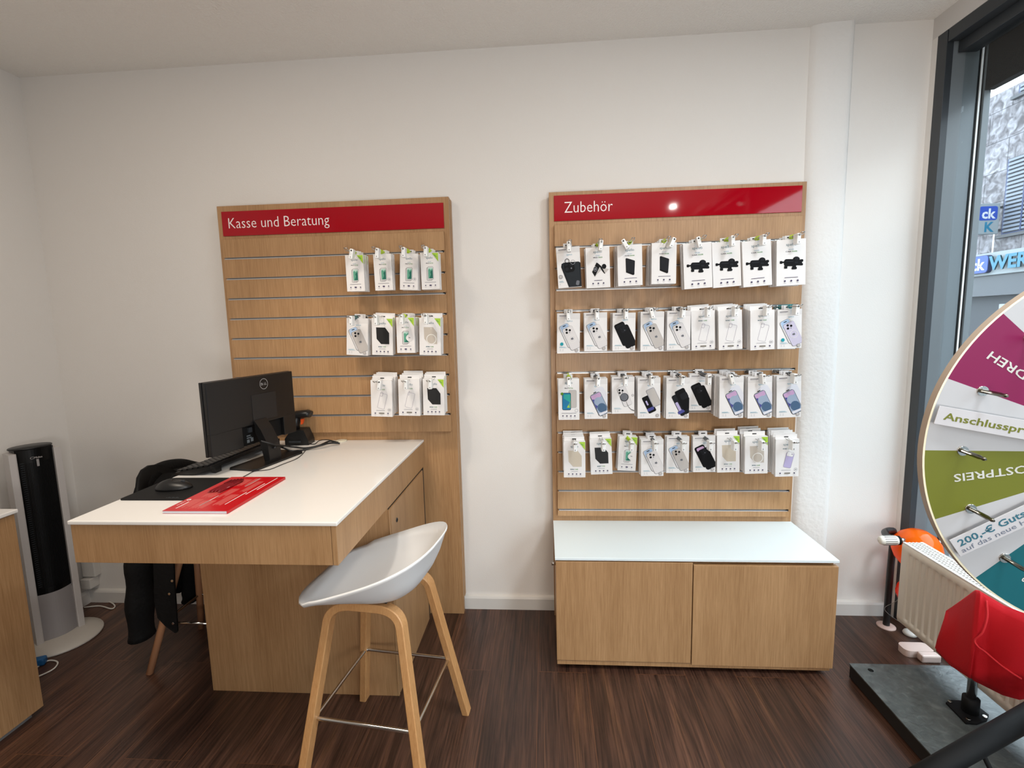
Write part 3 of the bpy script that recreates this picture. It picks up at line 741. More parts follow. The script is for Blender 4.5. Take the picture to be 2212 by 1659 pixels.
b = MB(); b.box(-.03, .02, -.018, .018, 0, .03, mat('blue_plug', (22, 92, 148), .4), .008); tag(b.build('blue_connector', None, tuple(at(87, 1436, 'z', 0)), (0, 0, .5)), 'small blue connector on the floor by the left counter', 'connector')
p = at(188, 1240, 'y', 0)
b = MB(); b.box(-.03, .035, -.035, 0, -.05, .10, SKIRT, .004); b.box(-.03, .02, -.05, 0, -.105, -.055, SKIRT, .004)
tag(b.build('cable_duct', None, (LX+.04, 0, .19)), 'white plastic cable trunking low on the back wall behind the fan', 'trunking')

# ================================================================== left counter
ct = thing('counter_unit', 'oak counter unit with white top cut off by the left edge', 'counter', (-2.0, -1.25, 0))
simple('side_panel', .205, .228, -.60, .58, .018, .718, OAK, .0008, ct)
simple('body', -.25, .205, -.60, .575, .03, .718, OAK, .0008, ct)
simple('counter_top', -.256, .236, -.606, .588, .720, .733, mat('white_glass_top', (236, 229, 216)), .003, ct)
simple('plinth', -.23, .215, -.57, .55, 0, .03, mat('grey_plinth', (120, 118, 116), .5), 0, ct)

# ================================================================== radiator, balloons
RX = 1.35
ra = thing('radiator', 'cream flat panel radiator with a top grille under the shop window', 'radiator', (RX, -.25, .13))
CREAM = mat('cream_enamel', (214, 206, 192), .35)
LEN, HT = .95, .315
b = MB(); nY = 32*8; rows = []
for k in range(nY+1):
    y = -LEN*k/nY; ph = (k % 8)/8
    inn = .0065*max(0, math.sin(ph*PI))**1.2 if 8 <= k <= nY-8 else 0
    rows.append([Vector((v, y, z)) for v, z in ((0, 0), (-.004, .012), (-.004, .022), (-.004+inn*.2, .026), (-.004+inn, .034), (-.004+inn, HT-.034), (-.004+inn*.2, HT-.028), (-.004, HT-.022), (-.004, HT-.006), (0, HT))])
b.grid(rows, CREAM, True); b.box(.0, .006, -LEN, 0, 0, HT, CREAM); b.build('front_panel', ra)
simple('rear_panel', .058, .066, -LEN, 0, 0, HT, CREAM, .002, ra)
b = MB(); b.box(0, .066, -.004, .0015, -.002, HT, CREAM, .001); b.build('side_panel', ra)
b = MB(); b.box(-.002, .008, -LEN, 0, HT, HT+.004, mat('white_enamel', (228, 226, 222), .3)); b.box(.060, .070, -LEN, 0, HT, HT+.004, MATS['white_enamel']); 
for k in range(76):
    y = -.004-k*.0124
    b.box(.008, .060, y-.005, y, HT+.0005, HT+.0035, MATS['white_enamel'])
for q in range(3): b.box(.019+q*.013, .022+q*.013, -LEN, 0, HT+.001, HT+.0036, MATS['white_enamel'])
b.build('top_grille', ra)
b = MB(); b.box(.006, .058, -LEN, -.003, .01, HT-.03, DARK); b.build('convector', ra)
v0 = at(1945, 1168, 'y', -.205); v1 = at(1899, 1167, 'y', -.205)
va = thing('thermostat_valve', 'white ribbed thermostat head on the radiator corner', 'thermostat', (v1.x, v1.y, v1.z))
b = MB(); d = (v0-v1).length*.9; T = Matrix.Rotation(PI/2, 4, 'Y')
b.lathe([(0, 0), (.011, .0005), (.015, .004), (.0175, .012), (.0185, d*.45), (.0185, d*.85), (.016, d*.93)], mat('white_valve', (226, 224, 214), .4), 28, T)
for q in range(14):
    a = q*2*PI/14; Rm = Matrix.Rotation(a, 4, 'X')
    b.box(d*.2, d*.8, -.0012, .0012, .0180, .0192, MATS['grey_plinth'], 0, Rm)
b.build('head', va)
b = MB(); b.cyl((d*.93, 0, 0), (d*1.05, 0, 0), .0175, BLACKM, 20); b.cyl((d*1.05, 0, 0), (d*1.3, 0, 0), .010, CHROME, 14); b.build('collar', va)
pc = at(1914, 1353, 'z', 0)
pp = thing('heating_pipe', 'dark heating pipe rising from a pale floor rosette by the jamb', 'pipe', (pc.x, pc.y, 0))
tp = Vector((1.43, -.10, .42))
b = MB(); b.tube(smooth_path([(0, 0, 0), (.0, 0, .2), (.0, -.002, .40), (-.012, -.008, .428), (-.056, -.034, .432), (-.078, -.09, .432)]), .0125, mat('dark_pipe', (34, 30, 30), .4), 12); b.build('pipe', pp)
b = MB(); b.lathe([(.034, 0), (.034, .004), (.022, .008), (.0, .008)], mat('pale_rosette', (206, 178, 168), .4), 24); b.build('floor_rosette', pp)
b = MB(); b.prism(rrect(0, 0, .11, .055, .02), 0, .026, mat('pale_plastic', (214, 192, 182), .4), 'xy'); b.box(-.02, .05, -.06, -.03, .0, .03, MATS['pale_plastic'], .006)
p = at(1992, 1418, 'z', 0); tag(b.build('floor_bracket', None, (p.x-.01, p.y+.02, 0)), 'pale plastic bracket block on the floor behind the stone plate', 'bracket')
def balloon_mat(name, rgb):
    m = mat(name, rgb, .12, spec=.6); nt, bs = nodes(m); L = nt.links.new
    tr = N(nt, 'ShaderNodeBsdfTranslucent'); tr.inputs['Color'].default_value = (*lin(rgb), 1)
    mx = N(nt, 'ShaderNodeMixShader'); mx.inputs[0].default_value = .5
    out = nt.nodes['Material Output']; L(bs.outputs[0], mx.inputs[1]); L(tr.outputs[0], mx.inputs[2]); L(mx.outputs[0], out.inputs['Surface'])
    return m
def balloon(label, loc, r, rgb, nm):
    t = thing('balloon', label, 'balloon', loc, 0, 'balloons behind the radiator'); m = balloon_mat(nm, rgb)
    b = MB(); b.lathe([(0, -r*1.12), (r*.18, -r*1.05), (r*.55, -r*.82), (r*.85, -r*.45), (r*.98, -r*.1), (r, .1*r), (r*.93, .42*r), (r*.72, .72*r), (r*.4, .93*r), (0, r)], m, 32); b.build('skin', t)
    b = MB(); b.lathe([(.004, -r*1.10), (.003, -r*1.15), (.008, -r*1.22)], m, 10); b.build('knot', t)
balloon('bright orange balloon peeking out above the radiator', (1.462, -.168, .378), .083, (255, 128, 12), 'orange_rubber')
balloon('red-orange balloon low behind the radiator', (1.475, -.165, .185), .066, (246, 70, 24), 'red_orange_rubber')
cl = at(1966, 1366, 'z', .01)
b = MB(); b.lathe([(.022, 0), (.026, .006), (.022, .014), (.008, .018), (0, .018)], mat('white_weight', (216, 212, 204), .4), 20); b.box(.008, .045, -.012, .004, 0, .006, MATS['white_weight'], .002)
tag(b.build('balloon_weight', None, (cl.x, cl.y, 0)), 'white balloon clip on the floor in front of the radiator', 'balloon clip')
cable('balloon_string', 'thin curling string between the balloon clip and radiator edge', [Vector((cl.x, cl.y, .018)), at(1945, 1345, 'z', .01), at(1918, 1325, 'y', -.11), at(1912, 1312, 'y', -.12), at(1938, 1297, 'y', -.15), Vector((1.40, -.165, .19))], .0008, mat('grey_string', (150, 146, 140), .6), cat='string')

# ================================================================== prize wheel
WM = Matrix(((.994, .107, -.002, 1.128), (-.107, .994, -.023, -1.144), (0, .023, 1.0, 1.040), (0, 0, 0, 1)))
wh = thing('prize_wheel', 'round prize wheel with coloured segments and steel pegs at the right edge', 'prize wheel')
wh.matrix_world = WM
WINV = WM.inverted(); WN = WM.col[1].to_3d(); WC = Vector((1.128, -1.144, 1.040))
def wl(px, py, off=0.):
    d = _f + _r*((px-1106)/FPX) - _u*((py-829.5)/FPX); t = (WC+WN*off-CAM).dot(WN)/d.dot(WN); q = WINV @ (CAM+d*t); return q.x, q.z
R_, A0 = .3798, .64
def wp(r, deg, y=0): a = math.radians(deg); return Vector((r*math.cos(a), y, r*math.sin(a)))
b = MB(); n = 128
RIM = mat('birch_rim', (176, 158, 140), .5)
fr = [wp(R_, k*360/n, 0) for k in range(n)]; bk_ = [wp(R_, k*360/n, .017) for k in range(n)]
b.grid([fr, bk_], RIM, True, close=True); b.face(bk_[::-1], RIM)
b.grid([[wp(R_-.0035, k*360/n, -.0004) for k in range(n)], fr], mat('pale_edge_line', (226, 218, 190), .5), False, close=True)
b.build('disc', wh)
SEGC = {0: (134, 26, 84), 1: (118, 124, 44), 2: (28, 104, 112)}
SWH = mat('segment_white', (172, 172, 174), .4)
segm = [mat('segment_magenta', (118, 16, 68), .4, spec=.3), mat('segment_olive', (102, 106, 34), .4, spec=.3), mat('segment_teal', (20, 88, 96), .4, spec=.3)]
seq = {135: 0, 180: 1, 225: 2, 270: 0, 315: 1, 0: 2, 45: 0, 90: 1}
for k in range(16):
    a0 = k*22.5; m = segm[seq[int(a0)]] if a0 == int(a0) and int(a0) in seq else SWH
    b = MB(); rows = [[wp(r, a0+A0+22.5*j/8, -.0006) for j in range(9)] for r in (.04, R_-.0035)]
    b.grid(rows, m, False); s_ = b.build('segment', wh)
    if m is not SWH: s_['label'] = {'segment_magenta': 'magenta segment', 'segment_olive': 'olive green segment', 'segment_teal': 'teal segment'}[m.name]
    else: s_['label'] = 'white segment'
    txt = {135: ('ZDREH', 5), 180: ('TROSTPREIS', 8), 225: ('S', 1)}.get(a0)
    if txt:
        mid = a0+A0+11.25-(1.2 if a0 == 180 else 0)
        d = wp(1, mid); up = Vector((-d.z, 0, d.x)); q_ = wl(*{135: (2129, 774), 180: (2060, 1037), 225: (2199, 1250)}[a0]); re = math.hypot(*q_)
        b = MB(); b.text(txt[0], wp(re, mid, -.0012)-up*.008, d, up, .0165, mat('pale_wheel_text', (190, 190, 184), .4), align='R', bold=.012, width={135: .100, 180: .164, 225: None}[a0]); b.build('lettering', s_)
PEGD = mat('steel_peg', (120, 116, 104), .25, 1.)
for k in range(16):
    a = k*22.5+A0; c = wp(.3115, a)
    b = MB(); b.cyl(c+Vector((0, .002, 0)), c+Vector((0, -.0035, 0)), .0105, CHROME, 20, .0095); b.tube([c, c+Vector((0, -.045, 0)), c+Vector((0, -.050, 0)), c+Vector((0, -.055, 0)), c+Vector((0, -.060, 0))], [.0042, .0042, .0030, .0040, .0020], PEGD, 12); b.build('peg', wh)
b = MB(); b.cyl((0, .03, 0), (0, -.03, 0), .035, BLACKM, 24); b.build('hub', wh)
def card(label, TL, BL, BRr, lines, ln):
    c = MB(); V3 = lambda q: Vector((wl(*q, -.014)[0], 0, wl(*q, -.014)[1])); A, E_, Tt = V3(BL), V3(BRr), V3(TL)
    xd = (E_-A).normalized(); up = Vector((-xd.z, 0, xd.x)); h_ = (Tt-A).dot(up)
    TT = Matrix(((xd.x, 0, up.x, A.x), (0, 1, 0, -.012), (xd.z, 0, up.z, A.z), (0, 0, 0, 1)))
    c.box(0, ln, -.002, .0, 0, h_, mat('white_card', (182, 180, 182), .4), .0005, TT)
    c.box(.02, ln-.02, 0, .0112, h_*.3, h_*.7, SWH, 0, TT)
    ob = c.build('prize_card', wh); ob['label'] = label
    t = MB()
    for (s, x, z, hh, m, bo, wd) in lines:
        o = A+xd*x*1+up*(z*h_); o.y = -.0144
        t.text(s, o, xd, up, hh, m, bold=bo, width=wd)
    t.build('lettering', ob)
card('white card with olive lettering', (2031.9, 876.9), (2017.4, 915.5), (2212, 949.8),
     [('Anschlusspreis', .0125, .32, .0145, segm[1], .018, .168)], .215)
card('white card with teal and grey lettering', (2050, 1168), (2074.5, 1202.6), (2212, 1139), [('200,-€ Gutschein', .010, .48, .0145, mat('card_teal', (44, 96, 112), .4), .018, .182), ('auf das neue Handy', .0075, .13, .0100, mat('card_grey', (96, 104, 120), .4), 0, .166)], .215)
# stand
ws = thing('wheel_stand', 'stone-look base plate and black tubular frame carrying the prize wheel', 'stand', (1.32, -.95, 0))
def sx_(v): return Vector(v)-Vector((1.32, -.95, 0))
PL = mat('slate_laminate', (84, 92, 92), .36); ntp, bsp = nodes(PL)
tcn = N(ntp, 'ShaderNodeTexCoord'); nz = N(ntp, 'ShaderNodeTexNoise'); nz.inputs['Scale'].default_value = 38; nz.inputs['Detail'].default_value = 8; nz.inputs['Distortion'].default_value = .5
rz_ = ramp(ntp, [(.3, (66, 73, 73)), (.55, (84, 91, 91)), (.78, (112, 120, 119))])
ntp.links.new(tcn.outputs['Object'], nz.inputs['Vector']); ntp.links.new(nz.outputs['Fac'], rz_.inputs['Fac']); ntp.links.new(rz_.outputs['Color'], bsp.inputs['Base Color'])
bpn = N(ntp, 'ShaderNodeBump'); bpn.inputs['Strength'].default_value = .5; bpn.inputs['Distance'].default_value = .006; ntp.links.new(nz.outputs['Fac'], bpn.inputs['Height']); ntp.links.new(bpn.outputs['Normal'], bsp.inputs['Normal'])
b = MB(); b.box(1.086-1.32, 1.50-1.32, -1.50+.95, -.405+.95, .004, .055, DARK); b.box(1.084-1.32, 1.502-1.32, -1.502+.95, -.403+.95, .052, .056, PL)
b.build('base_plate', ws)
h = at(1881, 1448, 'z', .056); b = MB(); b.lathe([(.009, .0563), (.0, .0564)], BLACKM, 16, Matrix.Translation(sx_((h.x, h.y, 0)))); b.build('bolt_hole', ws)
fx_, fy_ = at(2095, 1537, 'z', .06).x, at(2095, 1537, 'z', .06).y
b = MB(); cz_ = Matrix.Translation(sx_((fx_, fy_, 0)))
fq = lambda px, py: sx_((at(px, py, 'z', .06).x, at(px, py, 'z', .06).y, 0))
b.prism([(fq(x, y).x, fq(x, y).y) for x, y in ((2043, 1518), (2054, 1513), (2098, 1515), (2136, 1545), (2132, 1556), (2110, 1564), (2086, 1562))], .056, .062, BLACKM, 'xy')
b.lathe([(.022, .06), (.022, .108), (.018, .110), (.0, .110)], BLACKM, 20, cz_)
fl = b.build('flange', ws)
for (x, y) in ((2052, 1517), (2092, 1555), (2127, 1550)):
    b = MB(); q = fq(x, y)+Vector((0, 0, .062)); b.cyl(q, q+Vector((0, 0, .003)), .006, CHROME, 12); b.build('screw', fl)
b = MB(); b.cyl(sx_((fx_, fy_, .108)), sx_((fx_, fy_, .36)), .0125, ALU, 16); b.build('rear_post', ws)
b = MB(); b.cyl(sx_((1.155, -1.085, .056)), sx_((1.155, -1.085, 1.06)), .020, BLACKM, 20); b.cyl(sx_((1.155, -1.09, 1.04)), sx_((1.131, -1.12, 1.04)), .014, STEELD, 16); b.build('main_post', ws)
t1 = at(2212, 1552, 'y', -1.0); t0 = at(2024, 1659, 'y', -1.0); dd = (t0-t1).normalized()
b = MB(); e0 = t1-dd*.07; kf = (e0.z-.03)/-dd.z
b.cyl(sx_(e0), sx_(e0+dd*kf), .0235, BLACKM, 20); b.cyl(sx_(e0), sx_((1.155, -1.085, e0.z+.02)), .018, BLACKM, 14); b.build('diagonal_brace', ws)
b = MB(); r0_ = at(2113, 1608, 'y', -1.0); r1_ = at(2138, 1659, 'y', -1.0); dr_ = (r1_-r0_).normalized(); b.cyl(sx_(r0_), sx_(r0_+dr_*((r0_.z-.057)/-dr_.z)), .0055, BLACKM, 10); b.build('strut_rod', ws)
# red bag hung on the stand
bg_ = thing('cloth_bag', 'red cloth bag hanging in front of the radiator below the wheel', 'bag', (1.2, -.78, .2))
RC = mat('red_cloth', (186, 18, 30), .8, spec=.25); bump(RC, 240, .25, .002, 3)
b = MB(); O_ = Vector((1.2, -.78, .2))
cols = [((2047, 1320), (2036, 1362), (2023, 1403), -.66), ((2078, 1302), (2068, 1368), (2056, 1440), -.72), ((2110, 1283), (2101, 1374), (2094, 1465), -.79), ((2118, 1284), (2112, 1378), (2106, 1472), -.80),
        ((2134, 1294), (2134, 1388), (2134, 1486), -.81), ((2174, 1318), (2170, 1408), (2166, 1502), -.84), ((2216, 1334), (2210, 1424), (2202, 1512), -.87), ((2268, 1342), (2262, 1424), (2254, 1504), -.90)]
CC = [[at(*c[k], 'y', c[3]+(.0, -.028, -.006)[k])-O_ for k in range(3)] for c in cols]
nu, nv = 6, 14
def bl(i, u_, v):
    def q(c): return c[0]*(1-v)*(1-2*v)+c[1]*4*v*(1-v)+c[2]*v*(2*v-1)
    return q(CC[i])*(1-u_)+q(CC[i+1])*u_
fr_, bk2 = [], []
for j in range(nv+1):
    v = j/nv; r1, r2 = [], []
    for i in range(len(CC)-1):
        for k in range(nu+(1 if i == len(CC)-2 else 0)):
            u_ = k/nu; p = bl(i, u_, v); x = i+u_
            fold = .007*math.sin(x*2.2+v*5)*math.sin(v*PI)+.006*math.exp(-((x-1.6-v*.6)/.22)**2)*math.sin(v*PI)-.006*math.exp(-((x-3.4+v*.9)/.25)**2)
            r1.append(p+Vector((-.35, -.94, 0))*fold)
            d = .030+.085*min(1, x/2)
            r2.append(p+Vector((.52, .80, 0))*d*(.12+.88*math.sin(PI*min(1, .04+v*.80))))
    fr_.append(r1); bk2.append(r2)
b.grid(fr_, RC, True); b.grid(bk2, RC, True)
b.grid([fr_[-1], [(p+q)/2-Vector((0, 0, .010)) for p, q in zip(fr_[-1], bk2[-1])], bk2[-1]], RC, True)
b.grid([fr_[0], [(p+q)/2+Vector((0, 0, -.012 if 20 < k < 40 else .003)) for k, (p, q) in enumerate(zip(fr_[0], bk2[0]))], bk2[0]], RC, True)
b.grid([[r[0] for r in fr_], [(r[0]+q[0])/2+Vector((-.004, 0, 0)) for r, q in zip(fr_, bk2)], [q[0] for q in bk2]], RC, True)
b.grid([[r[-1] for r in fr_], [q[-1] for q in bk2]], RC, True)
bmesh.ops.remove_doubles(b.bm, verts=b.bm.verts, dist=.0004)
bo = b.build('pouch', bg_)
sp = [bl(3, .6, .02), bl(3, .75, .2), bl(3, .3, .4), bl(2, .2, .52), bl(2, .9, .58), bl(3, .6, .60), bl(4, .8, .66), bl(5, .9, .72)]
sp = [p+Vector((-.35, -.94, 0))*.0085 for p in sp]
b = MB(); b.tube(smooth_path(sp, 6), .0024, mat('red_piping', (206, 30, 40), .7), 8); b.build('seam', bg_)

# ================================================================== goods on the hooks
INK = mat('ink_teal', (46, 96, 112), .6, spec=.15); INKD = mat('ink_dark', (52, 52, 62), .6, spec=.15); INKG = mat('ink_grey', (150, 150, 156), .6, spec=.15); INKP = mat('ink_plum', (62, 52, 86), .6, spec=.15)
INKC = mat('ink_cyan', (120, 166, 184), .6, spec=.15); INKN = mat('ink_green', (96, 150, 90), .6, spec=.15)
LIME = mat('lime_sticker', (158, 194, 52), .45); LIMEP = mat('lime_plastic', (176, 204, 30), .4); TEALP = mat('teal_plastic', (20, 128, 132), .4); GREYP = mat('grey_coil_plastic', (84, 86, 88), .4); DTEAL = mat('dark_teal_plastic', (52, 92, 92), .4)
PH_W = mat('print_phone_white', (214, 210, 209), .6, spec=.15); PH_G = mat('print_phone_grey', (186, 180, 175), .6, spec=.15); PH_L = mat('print_phone_lilac', (196, 190, 208), .6, spec=.15)
PH_B = mat('print_black', (13, 13, 15), .6, spec=.15); PH_B2 = mat('print_charcoal', (28, 29, 33), .6, spec=.15); PH_BL = mat('print_pale_blue', (168, 192, 220), .6, spec=.15); PH_E = mat('print_edge_grey', (108, 110, 116), .6, spec=.15)
PH_LINE = mat('print_line_mauve', (150, 144, 160), .6, spec=.15); PANE1 = mat('print_pale_panel', (214, 211, 209), .6, spec=.15)
GRN0 = mat('print_mint', (176, 208, 196), .6, spec=.15); GRN1 = mat('print_green', (92, 156, 132), .6, spec=.15); GRN2 = mat('print_deep_green', (44, 104, 90), .6, spec=.15)
TEALC = mat('print_teal_dot', (36, 148, 160), .6, spec=.15); PINK = mat('print_pink', (190, 156, 190), .6, spec=.15); INDI = mat('print_indigo', (74, 76, 140), .6, spec=.15); SLT_ = mat('print_slate_blue', (74, 98, 126), .6, spec=.15); SKYG = mat('print_sky_grey', (150, 164, 184), .6, spec=.15); FILMC = mat('print_film', (214, 214, 220), .6, spec=.15)
GBLUE = mat('print_blue', (40, 118, 158), .6, spec=.15); GTEAL = mat('print_turq', (52, 158, 148), .6, spec=.15); GYEL = mat('print_yellow_green', (160, 200, 70), .6, spec=.15); LAV = mat('print_lavender', (178, 168, 204), .6, spec=.15)
WINB = mat('black_case_in_window', (10, 10, 11), .55); WINC = mat('clear_case_in_window', (190, 180, 168), .25); WINS = mat('sand_case_in_window', (196, 184, 166), .35); SEALW = mat('magnet_ring_white', (224, 222, 216), .4); PILL = mat('print_pill', (128, 122, 112), .6, spec=.15)

class Art:
    """flat printing on a carton front, clipped to the carton"""
    def __init__(s, mb, w_, h_, t): s.b = mb; s.w = w_; s.h = h_; s.y = -t/2-.00015; s.k = 0
    def poly(s, pts, m, up=True):
        P = [(x*1.0, z*1.0) for x, z in pts]; W, H = s.w/2, s.h/2
        for ax, lim, sg in ((0, W, 1), (0, -W, -1), (1, H, 1), (1, -H, -1)):
            Q = []
            for i in range(len(P)):
                a, c = P[i-1], P[i]; ia = sg*a[ax] <= sg*lim+1e-9; ic = sg*c[ax] <= sg*lim+1e-9
                if ia != ic:
                    u_ = (lim-a[ax])/(c[ax]-a[ax]); Q.append((a[0]+(c[0]-a[0])*u_, a[1]+(c[1]-a[1])*u_))
                if ic: Q.append(c)
            P = Q
            if len(P) < 3: return
        if up: s.k += 1
        s.b.face([Vector((x, s.y-.00012*s.k, z)) for x, z in P], m)
    def F(s, pts): return [(x*s.w, z*s.h) for x, z in pts]
    def rr(s, cx, cz, w_, h_, r, ang, m, line=0, lm=None):
        """rounded rectangle, sizes as fractions of the carton width"""
        W = s.w; a = math.radians(ang)
        def tr(p): return [(cx*W+x*math.cos(a)-z*math.sin(a), cz*s.h+x*math.sin(a)+z*math.cos(a)) for x, z in p]
        o = tr(rrect(0, 0, w_*W, h_*W, r*W, 4))
        if line:
            i_ = tr(rrect(0, 0, (w_-2*line)*W, (h_-2*line)*W, max(r-line, .005)*W, 4)); s.k += 1
            for q in range(len(o)): s.poly([o[q-1], o[q], i_[q], i_[q-1]], lm, False)
            if m is not None: s.poly(i_, m)
        else: s.poly(o, m)
    def disc(s, cx, cz, r, m, n=16, sq=1): s.poly([(cx*s.w+r*s.w*math.cos(q*2*PI/n), cz*s.h+r*s.w*sq*math.sin(q*2*PI/n)) for q in range(n)], m)
    def ring(s, cx, cz, r, th, m, n=24, e=1.):
        s.k += 1
        for q in range(n):
            a0, a1 = q*2*PI/n, (q+1)*2*PI/n
            s.poly([(cx*s.w+rr*s.w*e*math.cos(a), cz*s.h+rr*s.w*math.sin(a)) for rr, a in ((r, a0), (r, a1), (r-th, a1), (r-th, a0))], m, False)
    def txt(s, string, cx, cz, hh, m, width, bold=0., align='C'):
        s.k += 1; s.b.text(string, (cx*s.w, s.y-.00012*s.k, cz*s.h), (1, 0, 0), (0, 0, 1), hh*s.h, m, width=width*s.w, align=align, bold=bold)
    def bar(s, cx, cz, w_, m, th=.008): s.poly([((cx-w_/2)*s.w, (cz-th/2)*s.h), ((cx+w_/2)*s.w, (cz-th/2)*s.h), ((cx+w_/2)*s.w, (cz+th/2)*s.h), ((cx-w_/2)*s.w, (cz+th/2)*s.h)], m)
    def icons(s, xs, z, pill=None):
        for i, x in enumerate(xs):
            if pill and i in pill: s.rr(x, z, pill[i], .062, .03, 0, PILL if pill[i] > .2 else INKP)
            else: s.disc(x, z, .034, INKP, 8); s.bar(x, z, .03, INKG, .004)
            s.bar(x, z-.045, .09, INKG, .006)
def spello(a, z1=.34, sub=None, sub0=None, zs=.24):
    a.txt('spello', 0, z1, .062, INK, .36)
    if sub0: a.txt(sub0, 0, zs+.045, .024, INKC, .18)
    if sub:
        k = sub.find(' ') if ' ' in sub else len(sub)//2
        a.txt(sub[:k].strip(), -.005, zs, .028, INKD, .19, .02, 'R'); a.txt(sub[k:].strip(), .012, zs, .028, INKN, .19, .02, 'L')
def epico(a, head=True):
    a.poly(a.F([(-.5, .36), (.5, .36), (.5, .5), (-.5, .5)]), PANE1)
    if head: a.bar(-.24, .445, .34, INKD, .014); a.bar(-.27, .418, .28, INKG, .006)
    a.txt('epico', .05, .295, .045, INKC, .24)
def foot(a, mark=True):
    a.bar(-.27, -.345, .26, INKC, .008); a.bar(-.24, -.362, .32, INKC, .007)
    for x in (-.35, -.24): a.disc(x, -.41, .014, INKG, 6); a.bar(x, -.44, .05, INKG, .006)
    if mark: a.disc(.36, -.425, .075, INKG, 18); a.disc(.36, -.425, .058, PH_G, 18)
def apple(a, x, z, r):
    a.disc(x-.35*r, z, r*.8, PH_E, 10); a.disc(x+.35*r, z, r*.8, PH_E, 10); a.rr(x+.25*r, z+.9*r*a.w/a.h, .35*r, .9*r, .15*r, -30, PH_E)
def cams(a, x, z, s_, m=PH_B):
    T = math.radians(25); W = a.w
    for (u_, v_) in ((-.07, .065), (.075, .045), (-.055, -.065)):
        dx, dz = u_*math.cos(T)-v_*math.sin(T)*.4, v_*math.cos(T)+u_*math.sin(T)*.2
        a.disc(x+u_*s_, z+v_*s_*W/a.h, .050*s_, m, 12); a.disc(x+u_*s_, z+v_*s_*W/a.h, .022*s_, PH_B2, 8)
    a.disc(x+.065*s_, z-.05*s_*W/a.h, .022*s_, PH_E, 8)
def A_glass(a, badge=False, sub='GLASS'):
    spello(a, .335, 'PROTECTOR', 'GLASS', .20)
    a.rr(-.035, -.08, .30, .68, .05, 0, None, .014, PH_B2); a.rr(.03, -.055, .32, .68, .05, 0, PANE1, .014, PH_E)
    a.rr(.03, -.055, .25, .58, .03, 0, GRN0)
    z = .085
    a.poly(a.F([(-.09, .04), (-.02, .06), (.05, .03), (.155, .07), (.155, -.20), (-.09, -.20)]), GRN1); a.poly(a.F([(.02, -.02), (.155, .03), (.155, -.20), (-.05, -.20), (.05, -.10)]), GRN2)
    if badge == 'big': a.disc(.22, -.075, .19, PACKW, 20); a.txt('9H', .22, -.085, .032, INKD, .10, .02)
    elif badge: a.ring(.32, -.20, .085, .012, INKG, 18); a.disc(.32, -.20, .035, INKG, 8)
    a.bar(0, -.305, .62, INKG, .010); a.icons((-.27, .0, .27), -.39, {1: .13})
def A_window(a, m, seal=False):
    spello(a, .335)
    P = [(-.29, .25), (.14, .25), (.33, .10), (.33, -.20), (-.06, -.20), (-.27, -.06)]
    a.poly(a.F(P), m)
    if seal: a.ring(.06, -.07, .235, .035, SEALW, 28); a.rr(.05, .21, .02, .06, .008, 0, SEALW)
    a.txt('MOBILE', -.01, -.285, .030, INK, .18, .02, 'R'); a.txt('CASE', .02, -.285, .030, INKN, .14, .02, 'L'); a.bar(0, -.33, .3, INKG, .010)
    a.icons((-.27, -.09, .09, .27), -.40)
def A_outline(a, cam=True, dark=False, purple=False):
    spello(a, .335)
    a.txt('MOBILE', -.01, .235, .030, INK, .18, .02, 'R'); a.txt('CASE', .02, .235, .030, INKN, .15, .02, 'L')
    if purple:
        a.rr(.06, -.06, .34, .70, .06, -13, LAV, .012, PH_LINE); a.rr(.12, .10, .29, .22, .05, -13, PACKW, .012, PH_LINE); a.disc(.20, .10, .03, PH_LINE, 8)
    else:
        a.rr(.04, -.07, .34, .72, .05, -14, None, .010, PH_LINE)
        if cam: a.rr(.01, .12, .13, .20, .05, -14, None, .012, PH_LINE)
        else: a.rr(-.0, .12, .05, .2, .02, -14, None, .01, PH_LINE)
    a.bar(-.05, -.325, .40, INKG, .010); a.ring(.36, -.31, .075, .010, INKG, 18); a.bar(.36, -.31, .07, INKD, .012)
    a.icons((-.30, .0, .30), -.405, {1: .26})
def A_clear(a, mag=True, body=None, dot=False):
    body = body or PH_W; epico(a)
    a.rr(-.015, -.055, .46, 1.04, .09, 25, PH_E); a.rr(-.01, -.053, .43, 1.01, .08, 25, PH_W); a.rr(-.155, .128, .37, .34, .07, 25, PH_BL); a.rr(-.19, .185, .14, .035, .015, 22, PH_B2)
    a.rr(.135, -.118, .49, 1.04, .09, 25, PH_E); a.rr(.14, -.116, .47, 1.02, .08, 25, body)
    cams(a, -.02, .055, 1.0)
    if mag: a.ring(.165, -.135, .165, .016, SEALW, 24)
    apple(a, .165, -.135, .05); foot(a)
    if dot: a.disc(-.29, -.27, .075, TEALC, 16)
def A_black(a, blue=False):
    epico(a)
    a.rr(-.03, -.05, .47, 1.04, .09, 25, PH_B); a.rr(-.165, .150, .34, .16, .05, 22, PINK if blue else PH_B2)
    a.rr(.14, -.12, .50, 1.02, .10, 25, PH_B); a.rr(-.03, .07, .25, .26, .08, 25, PH_B2); cams(a, -.03, .07, .9); foot(a)
